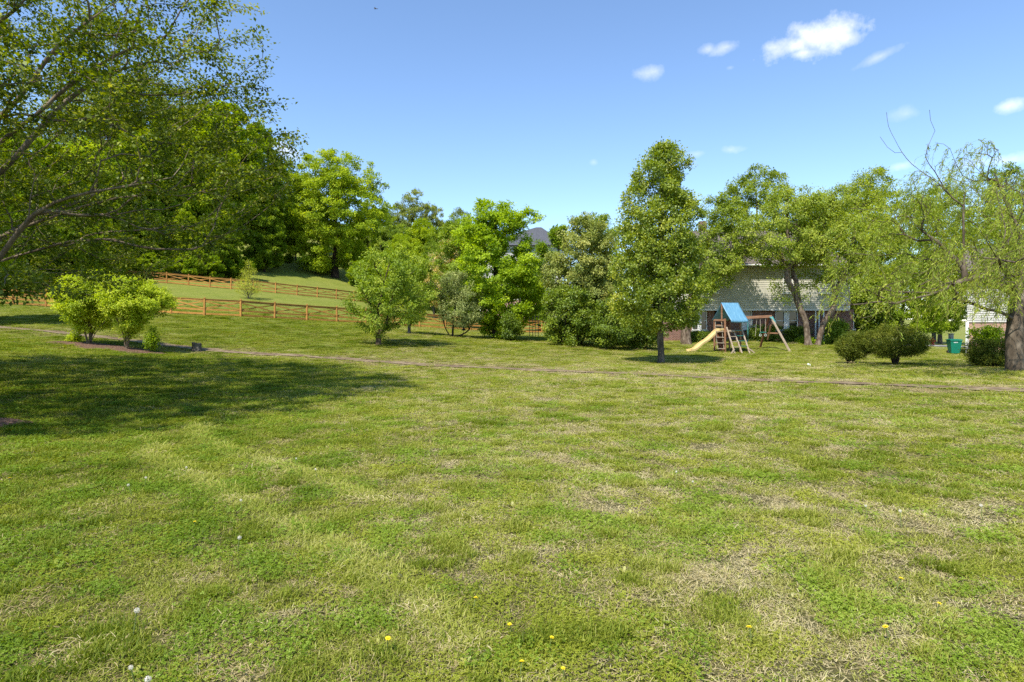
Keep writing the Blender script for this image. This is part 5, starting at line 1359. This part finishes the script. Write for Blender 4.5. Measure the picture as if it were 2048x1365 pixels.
# swing beam on an A-frame
hb = 2.26; ue = 2.62
bo = MB().bar(U(ub - .05, -.05, hb - .06), U(ue + .12, -.05, hb + .06), .10, .17).build('swing_beam', PSO, ps, bevel=.008)
af = MB(); af.bar(U(ue, .04, hb + .02), U(ue + .42, 1.35, gh(ue + .42, 1.35) - .05), .10, .10)
af.build('leg', PSW, ps, bevel=.008)
af = MB(); af.bar(U(ue, -.14, hb + .02), U(ue + .30, -1.45, gh(ue + .3, -1.45) - .05), .10, .10)
af.build('leg', PSR, ps, bevel=.008)
af = MB(); af.bar(U(ue + .03, -.02, 1.75), U(ue + .20, -.55, .78), .09, .05); af.bar(U(ue + .20, .62, 1.22), U(ue + .16, -.75, 1.22), .05, .09)
af.build('brace', PSO, ps)
MB().add([U(ue - .16, .08, hb + .03), U(ue + .10, .10, hb + .05), U(ue + .16, .30, hb - .32), U(ue - .16, .075, hb + .01), U(ue + .10, .09, hb + .03), U(ue + .16, .29, hb - .34)], [(0, 1, 2), (5, 4, 3), (0, 2, 5, 3), (2, 1, 4, 5), (1, 0, 3, 4)]).build('bracket', TEAL, ps)


def ring(mb, c, r_, th):
    pts = [U(c[0] + r_ * math.sin(a), c[1], c[2] + (r_ * 1.15 * math.cos(a) if math.cos(a) > -.5 else -r_ * .62)) for a in [k * math.pi / 9 for k in range(19)]]
    mb.tube(pts, th, 6, close=False)


tz = MB()
for u in (1.86, 2.26): tz.tube([U(u, -.05, hb - .05), U(u + .01, -.03, 1.30)], .012, 5)
to = tz.build('trapeze_rope', ROPE, ps)
MB().tube([U(1.83, -.03, 1.27), U(2.30, -.03, 1.27)], .035, 8).build('trapeze_bar', GRN, to)
rg = MB(); ring(rg, (1.86, -.03, 1.08), .075, .013); rg.build('ring_handle', WHT, to)
rg = MB(); ring(rg, (2.26, -.03, 1.08), .075, .013); rg.build('ring_handle', WHT, to)
s1 = MB()
for u in (1.20, 1.60): s1.tube([U(u, -.05, hb - .05), U(u, -.1, 1.72)], .010, 5)
s1.tube([U(1.58, -.08, 1.72), U(1.52, -.1, 1.02)], .012, 5)
so_ = s1.build('swing_chain', ROPE, ps)
st = [U(1.22 + .36 * k / 8, -.1, 1.72 - .10 * math.sin(math.pi * k / 8)) for k in range(9)]
MB().tube(st, [.045] * 9, 6).build('swing_seat', plain('dark_rubber', (.03, .045, .04), rough=.6), so_)
s2 = MB(); s2.tube([U(.46, -.05, hb - .05), U(.46, -.05, 1.35)], .014, 5); s2.tube([U(.92, -.05, hb - .05), U(.93, -.05, 1.0), U(.90, -.02, .75), U(.76, .05, .60), U(.66, .08, .56)], .022, 6)
s2.build('swing_rope', TEAL, ps)

# ------------------------------------------------------------------ street things
BIN = plain('green_bin_plastic', (.004, .17, .105), rough=.4, var=.08)
c = G(1908, 41.5); bn = empty('wheelie_bin', c, 'green wheeled rubbish bin standing beside the white house corner', 'bin')
bd = MB(); bd.add([(-.26, -.28, .05), (.26, -.28, .05), (.26, .28, .05), (-.26, .28, .05), (-.37, -.40, .96), (.37, -.40, .96), (.37, .38, .96), (-.37, .38, .96)], [(0, 3, 2, 1), (4, 5, 6, 7), (0, 1, 5, 4), (1, 2, 6, 5), (2, 3, 7, 6), (3, 0, 4, 7)])
bd.box((0, -.402, .93), (.76, .04, .07)); bd.build('body', BIN, bn, bevel=.02)
ld = MB(); ld.box((0, 0, .995), (.80, .86, .05)); ld.box((0, -.02, 1.03), (.62, .66, .03)); lo_ = ld.build('lid', BIN, bn, bevel=.015)
MB().tube([(-.3, .47, .97), (.3, .47, .97)], .02).build('handle', BIN, bn)
for sx in (-.31, .31): wh = MB().tube([(sx - .035, .25, .12), (sx + .035, .25, .12)], .13, 16); wh.build('wheel', plain('tyre_black', (.02, .02, .02), rough=.8), bn)
dc = MB()
for k, (xx, ww) in enumerate([(-.16, .05), (-.095, .06), (-.03, .04), (.03, .06)]): dc.add([(xx, -.386 - .006, .79), (xx + ww, -.386 - .006, .79), (xx + ww, -.391 - .006, .84), (xx, -.391 - .006, .84)], [(0, 1, 2, 3)])
dc.build('label', WHT, bn)
bn.rotation_euler = (0, 0, R(-14)); bn.scale = (.92, .92, .96)
RED = plain('hydrant_red', (.55, .03, .015), rough=.4)
c = G(1865, 73); hy = empty('fire_hydrant', c, 'red fire hydrant on the grass across the road', 'hydrant')
hb_ = MB().lathe((0, 0, 0), [(.24, 0), (.24, .06), (.15, .07), (.15, .55), (.18, .56), (.18, .62), (.14, .64), (.10, .76), (.04, .82), (.03, .88)], 14); hb_.build('body', RED, hy)
for s_ in (-1, 1): MB().tube([(s_ * .13, 0, .46), (s_ * .30, 0, .46)], .085, 10).build('nozzle', RED, hy)
MB().tube([(0, -.13, .44), (0, -.30, .44)], .10, 10).build('nozzle', RED, hy)
MB().tube([(0, 0, .86), (0, 0, .95)], .05, 6).build('cap', plain('hydrant_green', (.05, .30, .12), rough=.5), hy)
hy.scale = (1.15, 1.15, 1.0)
c = G(1902, 80); gp = empty('gate_pier', c, 'pale grey stone post across the road behind the green bin', 'post')
MB().box((0, 0, .6), (.42, .42, 1.3)).build('shaft', plain('pale_stone', (.38, .37, .35), rough=.9), gp, bevel=.02); MB().box((0, 0, 1.29), (.54, .54, .10)).build('cap', plain('pale_stone_cap', (.42, .41, .39), rough=.9), gp, bevel=.02)

# thin black garden arch by the hedge
IRON = plain('black_iron', (.015, .014, .013), rough=.6)
c = G(1068, 52); ar = empty('garden_arch', c, 'thin black metal garden arch standing at the fence beside the hedge', 'garden arch')
for s_ in (-.30, .30):
    a_ = MB()
    for d_ in (-.22, .22): a_.tube([(s_ + .0, d_, -.1), (s_, d_, 2.35)], .022, 6)
    for k in range(5): a_.tube([(s_, -.22, .35 + .45 * k), (s_, .22, .35 + .45 * k)], .012, 5)
    a_.build('side_frame', IRON, ar)
a_ = MB()
for d_ in (-.22, .22): a_.tube([(-.30, d_, 2.35), (-.16, d_, 2.5), (.16, d_, 2.5), (.30, d_, 2.35)], .022, 6)
a_.build('top_bar', IRON, ar); ar.rotation_euler = (0, 0, R(35))

# feeder hanging on a wire by the silver-leaved tree
c = G(928, 44.5); fd = empty('bird_feeder', c, 'small dark feeder on a thin crook by the silver-leaved tree', 'bird feeder')
MB().tube([(-.15, 0, -.1), (.12, 0, .95), (.2, 0, 1.25), (.12, 0, 1.35), (.03, 0, 1.25)], .014, 5).build('crook', IRON, fd); MB().lathe((-.02, 0, .42), [(.02, 0), (.15, .03), (.14, .08), (.05, .18), (.015, .75)], 10).build('bowl', IRON, fd)

# cut stump with a split side
c = G(393, 27.6); sm = empty('tree_stump', c, 'short cut grey tree stump at the end of the mulch bed beside the path', 'stump')
r = np.random.default_rng(5); n_ = 26; V_ = []; hts = [(-.08, 1.35), (.02, 1.2), (.12, 1.02), (.25, .95), (.36, .97)]
for h, k in hts:
    for j in range(n_):
        a = 2 * math.pi * j / n_; rr_ = .19 * k * (1 + .09 * math.sin(3 * a + 1) + .06 * math.sin(7 * a) + r.normal(0, .03)); V_.append((rr_ * math.cos(a), rr_ * math.sin(a), h + (r.normal(0, .015) + .03 * math.cos(a + 2) if h > .3 else 0)))
Fc = [(i * n_ + j, i * n_ + (j + 1) % n_, (i + 1) * n_ + (j + 1) % n_, (i + 1) * n_ + j) for i in range(len(hts) - 1) for j in range(n_)]
mb_ = MB().add(V_, Fc); mb_.build('bark', BARK_G, sm, smooth=False)
tv = [(V_[-n_ + j][0] * .93, V_[-n_ + j][1] * .93, V_[-n_ + j][2] + .004) for j in range(n_)]
MB().add(tv + [(0, 0, .365)], [(j, (j + 1) % n_, n_) for j in range(n_)]).build('cut_face', rough_mat('cut_wood', [(.3, (.16, .13, .10)), (.7, (.32, .27, .21))], scale=14, rough=.9, bump=.3), sm)

# white survey scrap on the lawn before the yews
c = G(1618, 27.0); wf = empty('marker_flag', c,  'small white marker flag in the mown grass before the yew bushes', 'marker flag')
MB().tube([(0, 0, -.02), (.01, 0, .2)], .006, 5).build('stake', WHT, wf)
MB().add([(.0, 0, .2), (-.09, .02, .18), (-.08, .015, .09), (.005, 0, .10), (.0, .004, .2), (-.09, .024, .18), (-.08, .019, .09), (.005, .004, .10)], [(0, 1, 2, 3), (7, 6, 5, 4), (0, 3, 7, 4), (1, 0, 4, 5), (2, 1, 5, 6), (3, 2, 6, 7)]).build('flag', WHT, wf)
MB().box((.06, 0, .07), (.05, .03, .12)).build('tag', WHT, wf); wf.scale = (.72,) * 3

# ------------------------------------------------------------------ dandelions, each its own
YP = plain('dandelion_yellow', (.82, .66, .015), rough=.7, var=.1); STEM = plain('dandelion_stem', (.16, .20, .05), rough=.7)
m, nt, out = newmat('seed_fluff'); df = N(nt, 'ShaderNodeBsdfDiffuse'); df.inputs[0].default_value = (.9, .85, .74, 1)
tl = N(nt, 'ShaderNodeBsdfTranslucent'); tl.inputs[0].default_value = (.9, .85, .74, 1); mx_ = N(nt, 'ShaderNodeMixShader'); nt.links.new(df.outputs[0], mx_.inputs[1]); nt.links.new(tl.outputs[0], mx_.inputs[2]); nt.links.new(mx_.outputs[0], out.inputs[0]); FLUFF = m


def petals(seed, R0):
    r = np.random.default_rng(seed); V = []; Fc = []
    for lay, (k, rr, el) in enumerate([(22, 1.0, .12), (18, .8, .45), (14, .55, .8), (8, .3, 1.2)]):
        for j in range(k):
            a = 2 * math.pi * (j + .5 * lay) / k + r.normal(0, .08); l = R0 * rr * r.uniform(.85, 1.1); b = len(V); d = np.array([math.cos(a) * math.cos(el), math.sin(a) * math.cos(el), math.sin(el)]); e = np.array([-math.sin(a), math.cos(a), 0]) * R0 * .13
            V += [e * .3, -e * .3, d * l * .8 - e, d * l, d * l * .8 + e]; Fc.append((b, b + 1, b + 2, b + 3, b + 4))
    return MB().add(V, Fc)


def fluff(seed, R0):
    r = np.random.default_rng(seed); V = []; Fc = []
    for i in range(95):
        d = r.normal(0, 1, 3); d /= np.linalg.norm(d); u = np.cross(d, [.3, .2, .9]); u /= np.linalg.norm(u); w_ = np.cross(d, u); b = len(V); s_ = R0 * .15; c_ = d * R0 * r.uniform(.8, 1.0)
        for k in range(5): a = k * 1.2566; V.append(c_ + (u * math.cos(a) + w_ * math.sin(a)) * s_)
        Fc.append((b, b + 1, b + 2, b + 3, b + 4))
        V += [d * R0 * .12 + u * .0006, d * R0 * .12 - u * .0006, c_]; Fc.append((b + 5, b + 6, b + 7))
    return MB().add(V, Fc)


def dandelion(kind, hh, seed):
    o = empty('dandelion', (0, 0, 0))
    MB().tube([(0, 0, -.01), (.006, .004, hh * .5), (.0, 0, hh)], .0028, 5).build('stem', STEM, o)
    if kind == 'yellow': f = petals(seed, .0135).build('flower', YP, o)
    else: f = fluff(seed, .0135).build('seed_head', FLUFF, o)
    f.location = (0, 0, hh)
    return o


DY = dandelion('yellow', .075, 1); DP = dandelion('puff', .13, 2); used = {'y': False, 'p': False}
ys = [(1098, 1268), (1123, 1326), (948, 1197), (1020, 1240), (774, 1272), (929, 1017), (1780, 1254), (1872, 1203), (1795, 1157), (1500, 1257), (20, 955), (386, 1039), (1139, 975), (1349, 820), (1920, 945), (1042, 1320)]
ps_ = [(265, 1227), (476, 1078), (484, 997), (314, 1354), (271, 1315), (264, 968), (287, 953), (633, 936), (590, 914), (1355, 942), (1382, 960), (1804, 1025), (1735, 1010), (1966, 1012), (371, 933)]
rr_ = random.Random(4)
for key, lst, src, lab, grp in (('y', ys, DY, 'yellow dandelion flower open in the lawn grass', 'yellow dandelions in the lawn'), ('p', ps_, DP, 'white dandelion seed head on a thin stem in the lawn grass', 'dandelion seed heads in the lawn')):
    for px, py in lst:
        o = src if not used[key] else copy_tree(src); used[key] = True
        hh = .085 if key == 'y' else .135
        Y = F * (H - hh) / (py - YH)
        for _ in range(3): Y = F * (H - hh - gz((px - CX) / F * Y, Y)) / (py - YH)
        x = (px - CX) / F * Y; s_ = rr_.uniform(.85, 1.2)
        o.location = (x, Y, gz(x, Y)); o.scale = (s_,) * 3; o.rotation_euler = (rr_.gauss(.12, .1), rr_.gauss(0, .12), rr_.uniform(0, 6.28))
        o.name = 'dandelion'; tag(o, lab, 'flower', grp)

# a bird far up in the sky
bp_ = P(751, 18, 60); bi = empty('bird', bp_, 'tiny dark bird gliding alone in the open blue sky', 'bird')
V_ = []; Fc = []
for i, (yy, rw, rh) in enumerate([(-.16, .01, .01), (-.1, .035, .03), (0, .05, .045), (.1, .035, .03), (.2, .03, .012), (.27, .05, .004)]):
    for k in range(8): a = k * math.pi / 4; V_.append((rw * math.cos(a), yy, rh * math.sin(a)))
for i in range(5):
    for k in range(8): Fc.append((i * 8 + k, i * 8 + (k + 1) % 8, (i + 1) * 8 + (k + 1) % 8, (i + 1) * 8 + k))
for s_ in (-1, 1):
    b = len(V_); V_ += [(s_ * .03, -.06, .02), (s_ * .03, .07, .02), (s_ * .2, -.08, .07), (s_ * .19, .05, .07), (s_ * .42, .06, .03), (s_ * .2, 0, .085), (s_ * .03, 0, .045)]
    Fc += [(b, b + 2, b + 5, b + 6), (b + 6, b + 5, b + 3, b + 1), (b + 2, b + 4, b + 5), (b + 5, b + 4, b + 3), (b, b + 1, b + 3, b + 2), (b + 2, b + 3, b + 4)]
MB().add(V_, Fc).build('body', plain('bird_dark', (.03, .03, .035), rough=.8), bi); bi.rotation_euler = (R(20), R(35), R(-50))
